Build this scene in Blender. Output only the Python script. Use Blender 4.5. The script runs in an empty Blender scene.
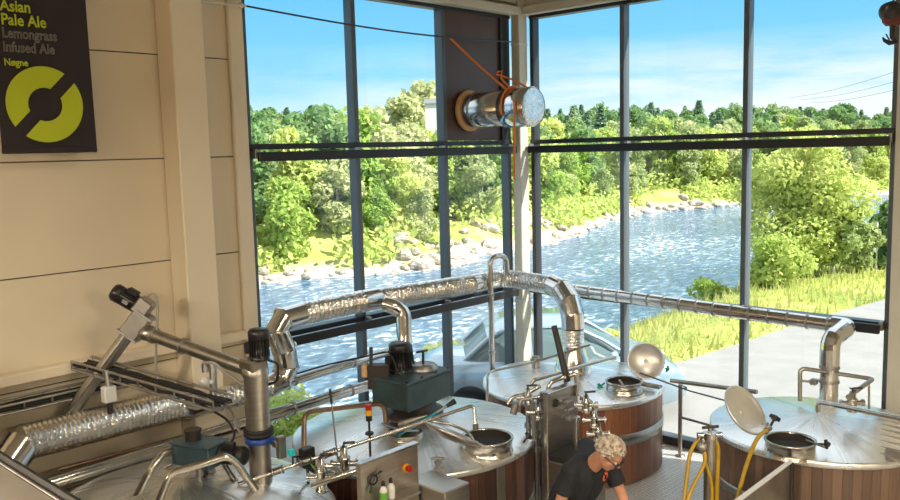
import bpy, math, random
import numpy as np
from mathutils import Vector, Matrix
random.seed(7); rng = np.random.default_rng(7)
SC = bpy.context.scene; COL = SC.collection
R_ = math.radians
# ------------------------------------------------------------------ camera
FPX = 846.4; YAW, PIT, ROL = R_(43.269), R_(-6.730), R_(-1.455)
CAM = Vector((0, 0, 3.8))
fw = Vector((-math.sin(YAW)*math.cos(PIT), math.cos(YAW)*math.cos(PIT), math.sin(PIT)))
_r = Vector((math.cos(YAW), math.sin(YAW), 0)); _u = _r.cross(fw)
rt = math.cos(ROL)*_r + math.sin(ROL)*_u
up = -math.sin(ROL)*_r + math.cos(ROL)*_u
cd = bpy.data.cameras.new('camera'); cd.sensor_width = 36; cd.lens = FPX/900*36; cd.clip_end = 2000; cd.clip_start = .05
cam = bpy.data.objects.new('camera', cd); COL.objects.link(cam)
m = Matrix((rt, up, -fw)).transposed().to_4x4(); m.translation = CAM
cam.matrix_world = m; SC.camera = cam
SC.view_settings.view_transform = 'Standard'; SC.view_settings.look = 'None'
SC.view_settings.gamma = 1; SC.view_settings.use_curve_mapping = False
SC.view_settings.exposure = 0.0
SC.cycles.use_denoising = True
SC.cycles.max_bounces = 10; SC.cycles.transparent_max_bounces = 16
SC.cycles.sample_clamp_indirect = 6.0
# ------------------------------------------------------------------ sky
def lin(c):
    return tuple((v/12.92 if v <= .04045 else ((v+.055)/1.055)**2.4) for v in (k/255 for k in c))
w = bpy.data.worlds.new('sky'); SC.world = w; w.use_nodes = True
nt = w.node_tree; nt.nodes.clear()
def N(nt, t, **k):
    n = nt.nodes.new(t)
    for a, b in k.items(): setattr(n, a, b)
    return n
tc = N(nt, 'ShaderNodeTexCoord'); sx = N(nt, 'ShaderNodeSeparateXYZ'); nt.links.new(tc.outputs['Generated'], sx.inputs[0])
rp = N(nt, 'ShaderNodeValToRGB'); nt.links.new(sx.outputs['Z'], rp.inputs[0])
el = rp.color_ramp.elements
el[0].position = 0.0; el[0].color = (*lin((205, 236, 252)), 1)
el[1].position = 1.0; el[1].color = (1.1, 1.2, 1.3, 1)
for p, c in ((.05, (180, 230, 252)), (.09, (138, 213, 252)), (.18, (112, 198, 250)), (.26, (165, 215, 250))):
    e = el.new(p); e.color = (*lin(c), 1)
e = el.new(.36); e.color = (1.05, 1.15, 1.22, 1)      # unseen upper sky whitened, added to brighten lids and interior
mp = N(nt, 'ShaderNodeMapping'); mp.inputs['Scale'].default_value = (2.2, 2.2, 16); nt.links.new(tc.outputs['Generated'], mp.inputs[0])
nz = N(nt, 'ShaderNodeTexNoise'); nz.inputs['Scale'].default_value = 1.3; nz.inputs['Detail'].default_value = 7; nz.inputs['Roughness'].default_value = .62
nt.links.new(mp.outputs[0], nz.inputs['Vector'])
cr = N(nt, 'ShaderNodeValToRGB'); cr.color_ramp.elements[0].position = .36; cr.color_ramp.elements[1].position = .58
nt.links.new(nz.outputs['Fac'], cr.inputs[0])
# clouds lie in a band low over the hills and to the right
bz = N(nt, 'ShaderNodeMapRange'); bz.inputs['From Min'].default_value = .125; bz.inputs['From Max'].default_value = .07; nt.links.new(sx.outputs['Z'], bz.inputs['Value'])
bx = N(nt, 'ShaderNodeMapRange'); bx.inputs['From Min'].default_value = -.78; bx.inputs['From Max'].default_value = -.45
bx.inputs['To Min'].default_value = .45; nt.links.new(sx.outputs['X'], bx.inputs['Value'])
mm = N(nt, 'ShaderNodeMath', operation='MULTIPLY'); nt.links.new(bz.outputs[0], mm.inputs[0]); nt.links.new(bx.outputs[0], mm.inputs[1])
m2 = N(nt, 'ShaderNodeMath', operation='MULTIPLY'); nt.links.new(mm.outputs[0], m2.inputs[0]); nt.links.new(cr.outputs[0], m2.inputs[1])
mx = N(nt, 'ShaderNodeMixRGB'); mx.inputs[2].default_value = (*lin((240, 248, 252)), 1)
nt.links.new(m2.outputs[0], mx.inputs[0]); nt.links.new(rp.outputs[0], mx.inputs[1])
bg = N(nt, 'ShaderNodeBackground'); bg.inputs[1].default_value = 1.18; nt.links.new(mx.outputs[0], bg.inputs[0])
wo = N(nt, 'ShaderNodeOutputWorld'); nt.links.new(bg.outputs[0], wo.inputs[0])
# ------------------------------------------------------------------ sun and added fill lamps
SUN_DIR = Vector((.80, .30, .78)).normalized()
sd = bpy.data.lights.new('sun', 'SUN'); sd.energy = 11.0; sd.angle = R_(.6); sd.color = (1, .95, .86)
so = bpy.data.objects.new('sun', sd); COL.objects.link(so); so.rotation_euler = SUN_DIR.to_track_quat('Z', 'Y').to_euler()
FILL_COL = (1, .86, .66)
FILL_LAMPS = [(2.3, 3.2, 4.45, 380), (2.3, -1.6, 4.45, 330), (-1.6, -2.2, 4.45, 390), (-5.0, -1.8, 4.45, 330), (-2.0, 4.4, 6.45, 60)]  # unseen lamps added and placed to brighten the hall
# ------------------------------------------------------------------ survey helper: the point of a plane (or at a depth) seen at a photo pixel
def P(px, py, x=None, y=None, z=None, d=None):
    v = fw + rt*((px-450)/FPX) - up*((py-250)/FPX)
    if x is not None: t = (x-CAM.x)/v.x
    elif y is not None: t = (y-CAM.y)/v.y
    elif z is not None: t = (z-CAM.z)/v.z
    else: t = d
    return CAM + v*t
RIGHT = Vector((_r.x, _r.y, 0)); TOWARD = Vector((-fw.x, -fw.y, 0)).normalized(); UP = Vector((0, 0, 1))
# ------------------------------------------------------------------ mesh builder
class MB:
    def __init__(s): s.v = []; s.f = []; s.mi = []; s.sm = []
    def add(s, vs, fs, mat=0, smooth=True):
        o = len(s.v); s.v += [tuple(v) for v in vs]
        for f in fs: s.f.append(tuple(i+o for i in f)); s.mi.append(mat); s.sm.append(smooth)
        return s
    def box(s, lo, hi, mat=0, M=None):
        x0, y0, z0 = lo; x1, y1, z1 = hi
        vs = [Vector(p) for p in ((x0,y0,z0),(x1,y0,z0),(x1,y1,z0),(x0,y1,z0),(x0,y0,z1),(x1,y0,z1),(x1,y1,z1),(x0,y1,z1))]
        if M: vs = [M @ v for v in vs]
        return s.add(vs, [(0,3,2,1),(4,5,6,7),(0,1,5,4),(1,2,6,5),(2,3,7,6),(3,0,4,7)], mat, False)
    def rbox(s, lo, hi, b=.01, mat=0, M=None):
        # box with chamfered edges
        c = [(lo[i]+hi[i])/2 for i in range(3)]; h = [(hi[i]-lo[i])/2 for i in range(3)]; b = min(b, min(h)*.9)
        vs = []; idx = {}
        for sx_ in (-1, 1):
            for sy_ in (-1, 1):
                for sz_ in (-1, 1):
                    for ax in range(3):
                        p = [c[0]+sx_*(h[0]-(b if ax != 0 else 0)), c[1]+sy_*(h[1]-(b if ax != 1 else 0)), c[2]+sz_*(h[2]-(b if ax != 2 else 0))]
                        idx[(sx_, sy_, sz_, ax)] = len(vs); vs.append(Vector(p))
        fs = []
        for ax in range(3):
            a, b2 = [i for i in range(3) if i != ax]
            for sg in (-1, 1):
                q = []
                for sa, sb in ((-1,-1),(1,-1),(1,1),(-1,1)):
                    k = [0,0,0]; k[ax] = sg; k[a] = sa; k[b2] = sb; q.append(idx[(*k, ax)])
                fs.append(tuple(q))
        for ax in range(3):
            a, b2 = [i for i in range(3) if i != ax]
            for sa in (-1, 1):
                for sb in (-1, 1):
                    k0 = [0,0,0]; k0[ax] = -1; k0[a] = sa; k0[b2] = sb; k1 = list(k0); k1[ax] = 1
                    fs.append((idx[(*k0, a)], idx[(*k1, a)], idx[(*k1, b2)], idx[(*k0, b2)]))
        for sx_ in (-1, 1):
            for sy_ in (-1, 1):
                for sz_ in (-1, 1): fs.append(tuple(idx[(sx_, sy_, sz_, a)] for a in range(3)))
        cc = Vector(c)
        out = []
        for f in fs:
            n = (vs[f[1]]-vs[f[0]]).cross(vs[f[2]]-vs[f[0]]); mid = sum((vs[i] for i in f), Vector())/len(f)
            out.append(f if n.dot(mid-cc) > 0 else tuple(reversed(f)))
        if M: vs = [M @ v for v in vs]
        return s.add(vs, out, mat, False)
    def tube(s, path, r, n=12, mat=0, caps=True, smooth=True):
        path = [Vector(p) for p in path]
        if not hasattr(r, '__len__'): r = [r]*len(path)
        T = []
        for i in range(len(path)):
            a = path[max(i-1, 0)]; b = path[min(i+1, len(path)-1)]
            t = (b-a); T.append(t.normalized() if t.length > 1e-9 else (T[-1] if T else Vector((0,0,1))))
        nrm = T[0].orthogonal().normalized(); vs = []; fs = []
        for i, p in enumerate(path):
            if i: nrm = (T[i-1].rotation_difference(T[i]) @ nrm); nrm = (nrm - T[i]*nrm.dot(T[i])).normalized()
            bi = T[i].cross(nrm)
            for k in range(n):
                a = 2*math.pi*k/n; vs.append(p + (nrm*math.cos(a)+bi*math.sin(a))*r[i])
        for i in range(len(path)-1):
            for k in range(n):
                k2 = (k+1) % n; fs.append((i*n+k, i*n+k2, (i+1)*n+k2, (i+1)*n+k))
        s.add(vs, fs, mat, smooth)
        if caps:
            s.add(vs[:n], [tuple(reversed(range(n)))], mat, False); s.add(vs[-n:], [tuple(range(n))], mat, False)
        return s
    def cyl(s, a, b, r0, r1=None, n=24, mat=0, caps=True): return s.tube([a, b], [r0, r0 if r1 is None else r1], n, mat, caps)
    def lathe(s, prof, n=48, org=(0,0,0), axis=(0,0,1), mat=0, smooth=True, a0=0, a1=2*math.pi):
        q = Vector((0,0,1)).rotation_difference(Vector(axis).normalized()); o = Vector(org); vs = []; fs = []
        full = abs(a1-a0-2*math.pi) < 1e-6; nn = n if full else n+1
        for (rr, zz) in prof:
            for k in range(nn):
                a = a0+(a1-a0)*k/n; vs.append(o + q @ Vector((rr*math.cos(a), rr*math.sin(a), zz)))
        for i in range(len(prof)-1):
            for k in range(n):
                k2 = (k+1) % nn; fs.append((i*nn+k, i*nn+k2, (i+1)*nn+k2, (i+1)*nn+k))
        return s.add(vs, fs, mat, smooth)
    def ball(s, c, r, n=14, mat=0, sc=(1,1,1), M=None):
        vs = []; fs = []; c = Vector(c); mm_ = n//2
        for i in range(mm_+1):
            t = math.pi*i/mm_
            for k in range(n):
                a = 2*math.pi*k/n; v = Vector((r*sc[0]*math.sin(t)*math.cos(a), r*sc[1]*math.sin(t)*math.sin(a), r*sc[2]*math.cos(t)))
                vs.append(c + (M @ v if M else v))
        for i in range(mm_):
            for k in range(n):
                k2 = (k+1) % n; fs.append((i*n+k, (i+1)*n+k, (i+1)*n+k2, i*n+k2))
        return s.add(vs, fs, mat, True)
    def torus(s, c, R, r, axis=(0,0,1), n=32, k=10, mat=0, a0=0, a1=2*math.pi):
        q = Vector((0,0,1)).rotation_difference(Vector(axis).normalized()); c = Vector(c)
        full = abs(a1-a0-2*math.pi) < 1e-6; cnt = n+1
        return s.tube([c + q @ Vector((R*math.cos(a0+(a1-a0)*i/n), R*math.sin(a0+(a1-a0)*i/n), 0)) for i in range(cnt)], r, k, mat, not full)
    def wpos(s): return s
def rounded(pts, r=.08, seg=6):
    pts = [Vector(p) for p in pts]; out = [pts[0]]
    for i in range(1, len(pts)-1):
        a, b, c = pts[i-1], pts[i], pts[i+1]; u = (a-b); v = (c-b)
        rr = min(r, u.length*.48, v.length*.48); u.normalize(); v.normalize()
        p0 = b+u*rr; p1 = b+v*rr
        for k in range(seg+1):
            t = k/seg; out.append(p0*(1-t)**2 + b*2*t*(1-t) + p1*t*t)
    out.append(pts[-1]); return out
def dense(path, step):
    path = [Vector(p) for p in path]; out = [path[0]]
    for a, b in zip(path, path[1:]):
        n = max(1, int((b-a).length/step))
        out += [a.lerp(b, (i+1)/n) for i in range(n)]
    return out
def wloc(o):
    v = Vector((0,0,0))
    while o: v += o.location; o = o.parent
    return v
def part(mb, name, mat, parent, label=None, kind=None):
    me = bpy.data.meshes.new(name); off = wloc(parent)
    me.from_pydata([(v[0]-off.x, v[1]-off.y, v[2]-off.z) for v in mb.v], [], mb.f)
    mats = mat if isinstance(mat, (list, tuple)) else [mat]
    for mt in mats: me.materials.append(mt)
    me.polygons.foreach_set('material_index', mb.mi); me.polygons.foreach_set('use_smooth', mb.sm); me.update()
    o = bpy.data.objects.new(name, me); COL.objects.link(o); o.parent = parent
    if label: o['label'] = label
    if kind: o['kind'] = kind
    return o
def thing(name, label, cat, loc=(0,0,0), group=None):
    o = bpy.data.objects.new(name, None); COL.objects.link(o); o.location = Vector(loc); o.empty_display_size = .1
    o['label'] = label; o['category'] = cat
    if group: o['group'] = group
    return o
def solo(mb, name, mat, label, cat, group=None, kind=None):
    arr = np.array(mb.v); lo = arr.min(0); hi = arr.max(0); c = Vector(((lo[0]+hi[0])/2, (lo[1]+hi[1])/2, lo[2]))
    mb2 = MB(); mb2.v = [(v[0]-c.x, v[1]-c.y, v[2]-c.z) for v in mb.v]; mb2.f = mb.f; mb2.mi = mb.mi; mb2.sm = mb.sm
    o = part(mb2, name, mat, None); o.location = c; o['label'] = label; o['category'] = cat
    if group: o['group'] = group
    if kind: o['kind'] = kind
    return o
def struct(mb, name, mat, parent=None, label=None, cat=None):
    o = part(mb, name, mat, parent)
    if parent is None:
        o['kind'] = 'structure'; o['label'] = label or name.replace('_', ' '); o['category'] = cat or name.split('_')[0]
    return o
# ------------------------------------------------------------------ materials
def mat(name, col, rough=.5, metal=0., noise=None, bump=None, emit=None, aniso=0, spec=None, coord='Object', coat=0):
    """noise=(scale, amount, second colour or None, stretch), bump=(scale, strength, stretch)"""
    mt = bpy.data.materials.new(name); mt.use_nodes = True; nt = mt.node_tree; b = nt.nodes['Principled BSDF']
    b.inputs['Base Color'].default_value = (*col, 1); b.inputs['Roughness'].default_value = rough; b.inputs['Metallic'].default_value = metal
    if spec is not None: b.inputs['Specular IOR Level'].default_value = spec
    if coat: b.inputs['Coat Weight'].default_value = coat
    tc = N(nt, 'ShaderNodeTexCoord')
    if noise:
        sc, am, c2, st = (list(noise)+[None, None])[:4]
        mp = N(nt, 'ShaderNodeMapping'); mp.inputs['Scale'].default_value = st or (1,1,1); nt.links.new(tc.outputs[coord], mp.inputs[0])
        n = N(nt, 'ShaderNodeTexNoise'); n.inputs['Scale'].default_value = sc; n.inputs['Detail'].default_value = 5; nt.links.new(mp.outputs[0], n.inputs['Vector'])
        x = N(nt, 'ShaderNodeMixRGB'); x.inputs[1].default_value = (*col, 1); x.inputs[2].default_value = (*(c2 or [k*(1-am) for k in col]), 1)
        mr = N(nt, 'ShaderNodeMapRange'); mr.inputs['From Min'].default_value = .35; mr.inputs['From Max'].default_value = .65; nt.links.new(n.outputs['Fac'], mr.inputs['Value'])
        nt.links.new(mr.outputs[0], x.inputs[0]); nt.links.new(x.outputs[0], b.inputs['Base Color'])
    if bump:
        sc, stg, st = (list(bump)+[None])[:3]
        mp = N(nt, 'ShaderNodeMapping'); mp.inputs['Scale'].default_value = st or (1,1,1); nt.links.new(tc.outputs[coord], mp.inputs[0])
        n = N(nt, 'ShaderNodeTexNoise'); n.inputs['Scale'].default_value = sc; n.inputs['Detail'].default_value = 4; nt.links.new(mp.outputs[0], n.inputs['Vector'])
        bp = N(nt, 'ShaderNodeBump'); bp.inputs['Strength'].default_value = stg; bp.inputs['Distance'].default_value = .02
        nt.links.new(n.outputs['Fac'], bp.inputs['Height']); nt.links.new(bp.outputs[0], b.inputs['Normal'])
    if aniso:
        b.inputs['Anisotropic'].default_value = aniso
        tg = N(nt, 'ShaderNodeTangent', direction_type='RADIAL', axis='Z'); nt.links.new(tg.outputs[0], b.inputs['Tangent'])
    if emit: b.inputs['Emission Color'].default_value = (*emit[:3], 1); b.inputs['Emission Strength'].default_value = emit[3]
    return mt
M = {}
M['cream'] = mat('cream_cladding', (.69, .595, .44), .55, noise=(1.3, .05))
M['cream_steel'] = mat('cream_painted_steel', (.76, .665, .51), .45, noise=(2, .04))
M['gap'] = mat('joint_shadow_gap', (.10, .08, .06), .8)
M['column'] = mat('pale_corner_column', (.60, .585, .50), .5, noise=(2, .05))
M['frame'] = mat('dark_window_frame', (.02, .024, .03), .35)
M['alu'] = mat('grey_blue_frame', (.10, .12, .135), .4, .3)
M['black'] = mat('black_plastic', (.012, .012, .014), .42)
M['rubber'] = mat('black_rubber', (.015, .015, .015), .7)
M['steel'] = mat('stainless_steel', (.62, .60, .56), .24, 1, noise=(9, .18), bump=(60, .04))
M['steel_dull'] = mat('dull_stainless', (.47, .44, .40), .36, 1, noise=(5, .25), bump=(40, .06))
M['lid'] = mat('brushed_lid_steel', (.95, .95, .94), .36, .68, noise=(4, .05), aniso=.5, bump=(3, .06))
M['steel_satin'] = mat('satin_lid_steel', (.84, .83, .80), .34, .7, noise=(5, .10))
M['panel'] = mat('brushed_panel_steel', (.62, .58, .53), .32, 1, noise=(3, .15, None, (1, 1, 12)), bump=(120, .05, (1, 1, .05)))
M['foil'] = mat('crinkled_foil', (.88, .87, .84), .17, 1, noise=(14, .2), bump=(34, .45))
M['clad'] = mat('smooth_sheet_cladding', (.76, .75, .73), .16, 1, noise=(3, .12), bump=(5, .25))
M['wallgrey'] = mat('parapet_grey', (.36, .33, .29), .38, .35, noise=(6, .2))
M['brown'] = mat('brown_window_panel', (.092, .052, .042), .45, noise=(2, .12))
M['teal'] = mat('teal_grey_paint', (.045, .085, .095), .38, noise=(7, .35))
M['teal_blue'] = mat('dull_blue_paint', (.060, .115, .15), .42, noise=(7, .3))
M['motor'] = mat('black_motor_paint', (.016, .016, .018), .35)
M['darkbox'] = mat('dark_bronze_box', (.035, .028, .025), .45)
M['dark'] = mat('painted_inside_shade', (.02, .016, .012), .8)  # near-black colour stands for the shade inside the manholes
M['copper'] = mat('reddish_pipe', (.45, .30, .22), .3, .9, noise=(8, .25))
M['yellow_hose'] = mat('yellow_hose', (.55, .34, .02), .42, noise=(12, .2))
M['orange'] = mat('orange_strap', (.80, .22, .03), .6)
M['foam'] = mat('orange_foam', (.62, .38, .18), .85, bump=(40, .8))
M['blue'] = mat('blue_clamp', (.02, .06, .30), .35)
M['green_knob'] = mat('teal_green_knob', (.0, .32, .25), .35)
M['teal_brush'] = mat('teal_handle', (.02, .34, .46), .4)
M['red'] = mat('red_lens', (.40, .008, .008), .3)
M['amber'] = mat('amber_lens', (.72, .36, .01), .3)
M['white'] = mat('white_plastic', (.72, .72, .70), .4)
M['wire'] = mat('steel_wire', (.06, .07, .09), .4, .5)
M['galv'] = mat('galvanised_steel', (.46, .45, .43), .42, .9, noise=(14, .25))
M['cable'] = mat('black_cable', (.010, .010, .012), .55)
M['greywire'] = mat('grey_cable', (.30, .28, .25), .5)
M['green'] = mat('green_label', (.14, .42, .06), .5)
M['banner'] = mat('dark_banner_cloth', (.030, .022, .026), .85, noise=(3, .15))
M['lime'] = mat('lime_print', (.48, .56, .02), .8)
M['pale_ink'] = mat('pale_print', (.30, .28, .25), .8)
M['skin'] = mat('skin', (.56, .27, .17), .5, noise=(14, .12))
M['hair'] = mat('grey_blond_hair', (.26, .17, .10), .6, noise=(38, .5, (.66, .60, .52)))
M['shirt'] = mat('black_cotton', (.014, .016, .022), .85, noise=(8, .2), bump=(18, .5))
M['trousers'] = mat('dark_trousers', (.03, .03, .035), .85, bump=(15, .4))
M['logo'] = mat('red_orange_print', (.75, .10, .03), .7)
M['asphalt'] = mat('pale_asphalt', (.28, .276, .268), .9, noise=(2.2, .12), bump=(60, .3))
M['rock'] = mat('pale_rock', (.50, .44, .37), .9, noise=(2.2, .45), bump=(6, 1))
M['glassdark'] = mat('car_glass', (.09, .14, .15), .06, 0, spec=.9)
M['carpaint'] = mat('silver_blue_paint', (.36, .47, .55), .25, .6, coat=1)
M['hoist'] = mat('dark_red_paint', (.12, .018, .02), .45)
M['housing'] = mat('fill_lamp_housing', (.6, .6, .6), .4)
M['lamp'] = mat('fill_lamp_diffuser', (.9, .9, .9), .5, emit=(1, .9, .76, 6))  # glowing face of the added fill lamps
M['ceiling'] = mat('pale_ceiling', (.34, .31, .26), .7, noise=(1, .05))

def lid_mat():
    """stainless top plate brushed from the centre outwards: fine radial streaks in the finish"""
    mt = mat('brushed_lid_steel', (.93, .94, .94), .30, .88); nt = mt.node_tree; b = nt.nodes['Principled BSDF']
    tc = N(nt, 'ShaderNodeTexCoord'); s = N(nt, 'ShaderNodeSeparateXYZ'); nt.links.new(tc.outputs['Object'], s.inputs[0])
    at = N(nt, 'ShaderNodeMath', operation='ARCTAN2'); nt.links.new(s.outputs['Y'], at.inputs[0]); nt.links.new(s.outputs['X'], at.inputs[1])
    cx = N(nt, 'ShaderNodeCombineXYZ'); nt.links.new(at.outputs[0], cx.inputs['X'])
    n = N(nt, 'ShaderNodeTexNoise'); n.inputs['Scale'].default_value = 3.2; n.inputs['Detail'].default_value = 6; n.inputs['Roughness'].default_value = .62; nt.links.new(cx.outputs[0], n.inputs['Vector'])
    mr = N(nt, 'ShaderNodeMapRange'); mr.inputs['To Min'].default_value = .16; mr.inputs['To Max'].default_value = .46; mr.inputs['From Min'].default_value = .3; mr.inputs['From Max'].default_value = .7
    nt.links.new(n.outputs['Fac'], mr.inputs['Value']); nt.links.new(mr.outputs[0], b.inputs['Roughness'])
    bp = N(nt, 'ShaderNodeBump'); bp.inputs['Strength'].default_value = .30; bp.inputs['Distance'].default_value = .05
    nt.links.new(n.outputs['Fac'], bp.inputs['Height']); nt.links.new(bp.outputs[0], b.inputs['Normal']); return mt
M['lid'] = lid_mat()
def glass_mat():
    mt = bpy.data.materials.new('window_glass'); mt.use_nodes = True; nt = mt.node_tree; nt.nodes.clear()
    o = N(nt, 'ShaderNodeOutputMaterial'); t = N(nt, 'ShaderNodeBsdfTransparent'); t.inputs[0].default_value = (.95, .985, .975, 1)
    g = N(nt, 'ShaderNodeBsdfGlossy'); g.inputs['Roughness'].default_value = .0
    fr = N(nt, 'ShaderNodeFresnel'); fr.inputs['IOR'].default_value = 1.5
    x = N(nt, 'ShaderNodeMixShader'); nt.links.new(fr.outputs[0], x.inputs[0]); nt.links.new(t.outputs[0], x.inputs[1]); nt.links.new(g.outputs[0], x.inputs[2])
    nt.links.new(x.outputs[0], o.inputs[0]); return mt
M['glass'] = glass_mat()

def stave_mat(name, c_dark, c_mid, c_red, radius, width=.085):
    """vertical wooden staves around a tank: one tone per stave, grain along z"""
    mt = bpy.data.materials.new(name); mt.use_nodes = True; nt = mt.node_tree; b = nt.nodes['Principled BSDF']
    tc = N(nt, 'ShaderNodeTexCoord'); s = N(nt, 'ShaderNodeSeparateXYZ'); nt.links.new(tc.outputs['Object'], s.inputs[0])
    at = N(nt, 'ShaderNodeMath', operation='ARCTAN2'); nt.links.new(s.outputs['Y'], at.inputs[0]); nt.links.new(s.outputs['X'], at.inputs[1])
    mu = N(nt, 'ShaderNodeMath', operation='MULTIPLY'); mu.inputs[1].default_value = round(2*math.pi*radius/width)/(2*math.pi); nt.links.new(at.outputs[0], mu.inputs[0])
    fl = N(nt, 'ShaderNodeMath', operation='FLOOR'); nt.links.new(mu.outputs[0], fl.inputs[0])
    fr = N(nt, 'ShaderNodeMath', operation='FRACT'); nt.links.new(mu.outputs[0], fr.inputs[0])
    wn = N(nt, 'ShaderNodeTexWhiteNoise', noise_dimensions='1D'); nt.links.new(fl.outputs[0], wn.inputs['W'])
    cx = N(nt, 'ShaderNodeCombineXYZ'); nt.links.new(mu.outputs[0], cx.inputs['X']); nt.links.new(wn.outputs['Value'], cx.inputs['Y'])
    zz = N(nt, 'ShaderNodeMath', operation='MULTIPLY'); zz.inputs[1].default_value = .5; nt.links.new(s.outputs['Z'], zz.inputs[0]); nt.links.new(zz.outputs[0], cx.inputs['Z'])
    gn = N(nt, 'ShaderNodeTexNoise'); gn.inputs['Scale'].default_value = 7; gn.inputs['Detail'].default_value = 5; nt.links.new(cx.outputs[0], gn.inputs['Vector'])
    ad = N(nt, 'ShaderNodeMath', operation='MULTIPLY_ADD'); ad.inputs[1].default_value = .55; nt.links.new(gn.outputs['Fac'], ad.inputs[0])
    hv = N(nt, 'ShaderNodeMath', operation='MULTIPLY'); hv.inputs[1].default_value = .5; nt.links.new(wn.outputs['Value'], hv.inputs[0]); nt.links.new(hv.outputs[0], ad.inputs[2])
    r = N(nt, 'ShaderNodeValToRGB'); nt.links.new(ad.outputs[0], r.inputs[0])
    e = r.color_ramp.elements; e[0].position = .15; e[0].color = (*c_dark, 1); e[1].position = .85; e[1].color = (*c_red, 1)
    q = e.new(.5); q.color = (*c_mid, 1)
    nt.links.new(r.outputs[0], b.inputs['Base Color']); b.inputs['Roughness'].default_value = .38
    # the joint between staves
    ab = N(nt, 'ShaderNodeMath', operation='SUBTRACT'); ab.inputs[1].default_value = .5; nt.links.new(fr.outputs[0], ab.inputs[0])
    a2 = N(nt, 'ShaderNodeMath', operation='ABSOLUTE'); nt.links.new(ab.outputs[0], a2.inputs[0])
    mr = N(nt, 'ShaderNodeMapRange'); mr.inputs['From Min'].default_value = .5; mr.inputs['From Max'].default_value = .42; nt.links.new(a2.outputs[0], mr.inputs['Value'])
    bp = N(nt, 'ShaderNodeBump'); bp.inputs['Strength'].default_value = .6; bp.inputs['Distance'].default_value = .01
    nt.links.new(mr.outputs[0], bp.inputs['Height']); nt.links.new(bp.outputs[0], b.inputs['Normal']); return mt
M['wood_mid'] = stave_mat('red_brown_staves', (.13, .050, .028), (.27, .105, .052), (.42, .19, .095), 1.08)
M['wood_front'] = stave_mat('dark_brown_staves', (.045, .022, .016), (.10, .045, .028), (.20, .085, .048), 1.2)
M['wood_right'] = stave_mat('grey_brown_staves', (.10, .062, .045), (.17, .105, .075), (.25, .16, .11), 1.0)

def plate_mat():
    mt = bpy.data.materials.new('chequer_plate'); mt.use_nodes = True; nt = mt.node_tree; b = nt.nodes['Principled BSDF']
    b.inputs['Metallic'].default_value = .25; b.inputs['Roughness'].default_value = .42
    tc = N(nt, 'ShaderNodeTexCoord'); hs = []
    for ang in (45, -45):
        mp = N(nt, 'ShaderNodeMapping'); mp.inputs['Rotation'].default_value = (0, 0, R_(ang)); mp.inputs['Scale'].default_value = (12, 30, 1); nt.links.new(tc.outputs['Object'], mp.inputs[0])
        v = N(nt, 'ShaderNodeTexVoronoi'); v.inputs['Scale'].default_value = 1; v.inputs['Randomness'].default_value = .12; nt.links.new(mp.outputs[0], v.inputs['Vector'])
        mr = N(nt, 'ShaderNodeMapRange'); mr.inputs['From Min'].default_value = .38; mr.inputs['From Max'].default_value = .22; nt.links.new(v.outputs['Distance'], mr.inputs['Value']); hs.append(mr)
    mxn = N(nt, 'ShaderNodeMath', operation='MAXIMUM'); nt.links.new(hs[0].outputs[0], mxn.inputs[0]); nt.links.new(hs[1].outputs[0], mxn.inputs[1])
    bp = N(nt, 'ShaderNodeBump'); bp.inputs['Strength'].default_value = .9; bp.inputs['Distance'].default_value = .006
    nt.links.new(mxn.outputs[0], bp.inputs['Height']); nt.links.new(bp.outputs[0], b.inputs['Normal'])
    x = N(nt, 'ShaderNodeMixRGB'); x.inputs[1].default_value = (.50, .50, .48, 1); x.inputs[2].default_value = (.78, .78, .76, 1)
    nt.links.new(mxn.outputs[0], x.inputs[0]); nt.links.new(x.outputs[0], b.inputs['Base Color']); return mt
M['plate'] = plate_mat()

def leaf_mat(name, c1, c2, trans=.45):
    mt = bpy.data.materials.new(name); mt.use_nodes = True; nt = mt.node_tree; nt.nodes.clear()
    o = N(nt, 'ShaderNodeOutputMaterial'); tc = N(nt, 'ShaderNodeTexCoord'); oi = N(nt, 'ShaderNodeObjectInfo')
    n = N(nt, 'ShaderNodeTexNoise'); n.inputs['Scale'].default_value = .9; n.inputs['Detail'].default_value = 6; nt.links.new(tc.outputs['Object'], n.inputs['Vector'])
    ad = N(nt, 'ShaderNodeMath', operation='MULTIPLY_ADD'); ad.inputs[1].default_value = .9; ad.inputs[2].default_value = -.42; nt.links.new(oi.outputs['Random'], ad.inputs[0])
    a2 = N(nt, 'ShaderNodeMath', operation='ADD', use_clamp=True); nt.links.new(ad.outputs[0], a2.inputs[0]); nt.links.new(n.outputs['Fac'], a2.inputs[1])
    x = N(nt, 'ShaderNodeMixRGB'); x.inputs[1].default_value = (*c1, 1); x.inputs[2].default_value = (*c2, 1); nt.links.new(a2.outputs[0], x.inputs[0])
    d = N(nt, 'ShaderNodeBsdfDiffuse'); t = N(nt, 'ShaderNodeBsdfTranslucent'); nt.links.new(x.outputs[0], d.inputs[0]); nt.links.new(x.outputs[0], t.inputs[0])
    s = N(nt, 'ShaderNodeMixShader'); s.inputs[0].default_value = trans; nt.links.new(d.outputs[0], s.inputs[1]); nt.links.new(t.outputs[0], s.inputs[2]); nt.links.new(s.outputs[0], o.inputs[0]); return mt
M['leaf'] = leaf_mat('bright_leaves', (.30, .46, .09), (.66, .70, .25))
M['leaf_pale'] = leaf_mat('pale_leaves', (.34, .44, .17), (.64, .64, .36))
M['leaf_dark'] = leaf_mat('deep_green_leaves', (.14, .28, .11), (.32, .44, .18))
M['needle'] = leaf_mat('conifer_needles', (.18, .32, .19), (.36, .48, .30), .2)
M['grass'] = leaf_mat('meadow_grass', (.36, .44, .10), (.70, .64, .30))
M['bark'] = mat('bark', (.20, .15, .11), .9, bump=(12, 1))
M['birch'] = mat('birch_bark', (.55, .52, .46), .8, noise=(6, .5, (.1, .09, .08)))

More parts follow.
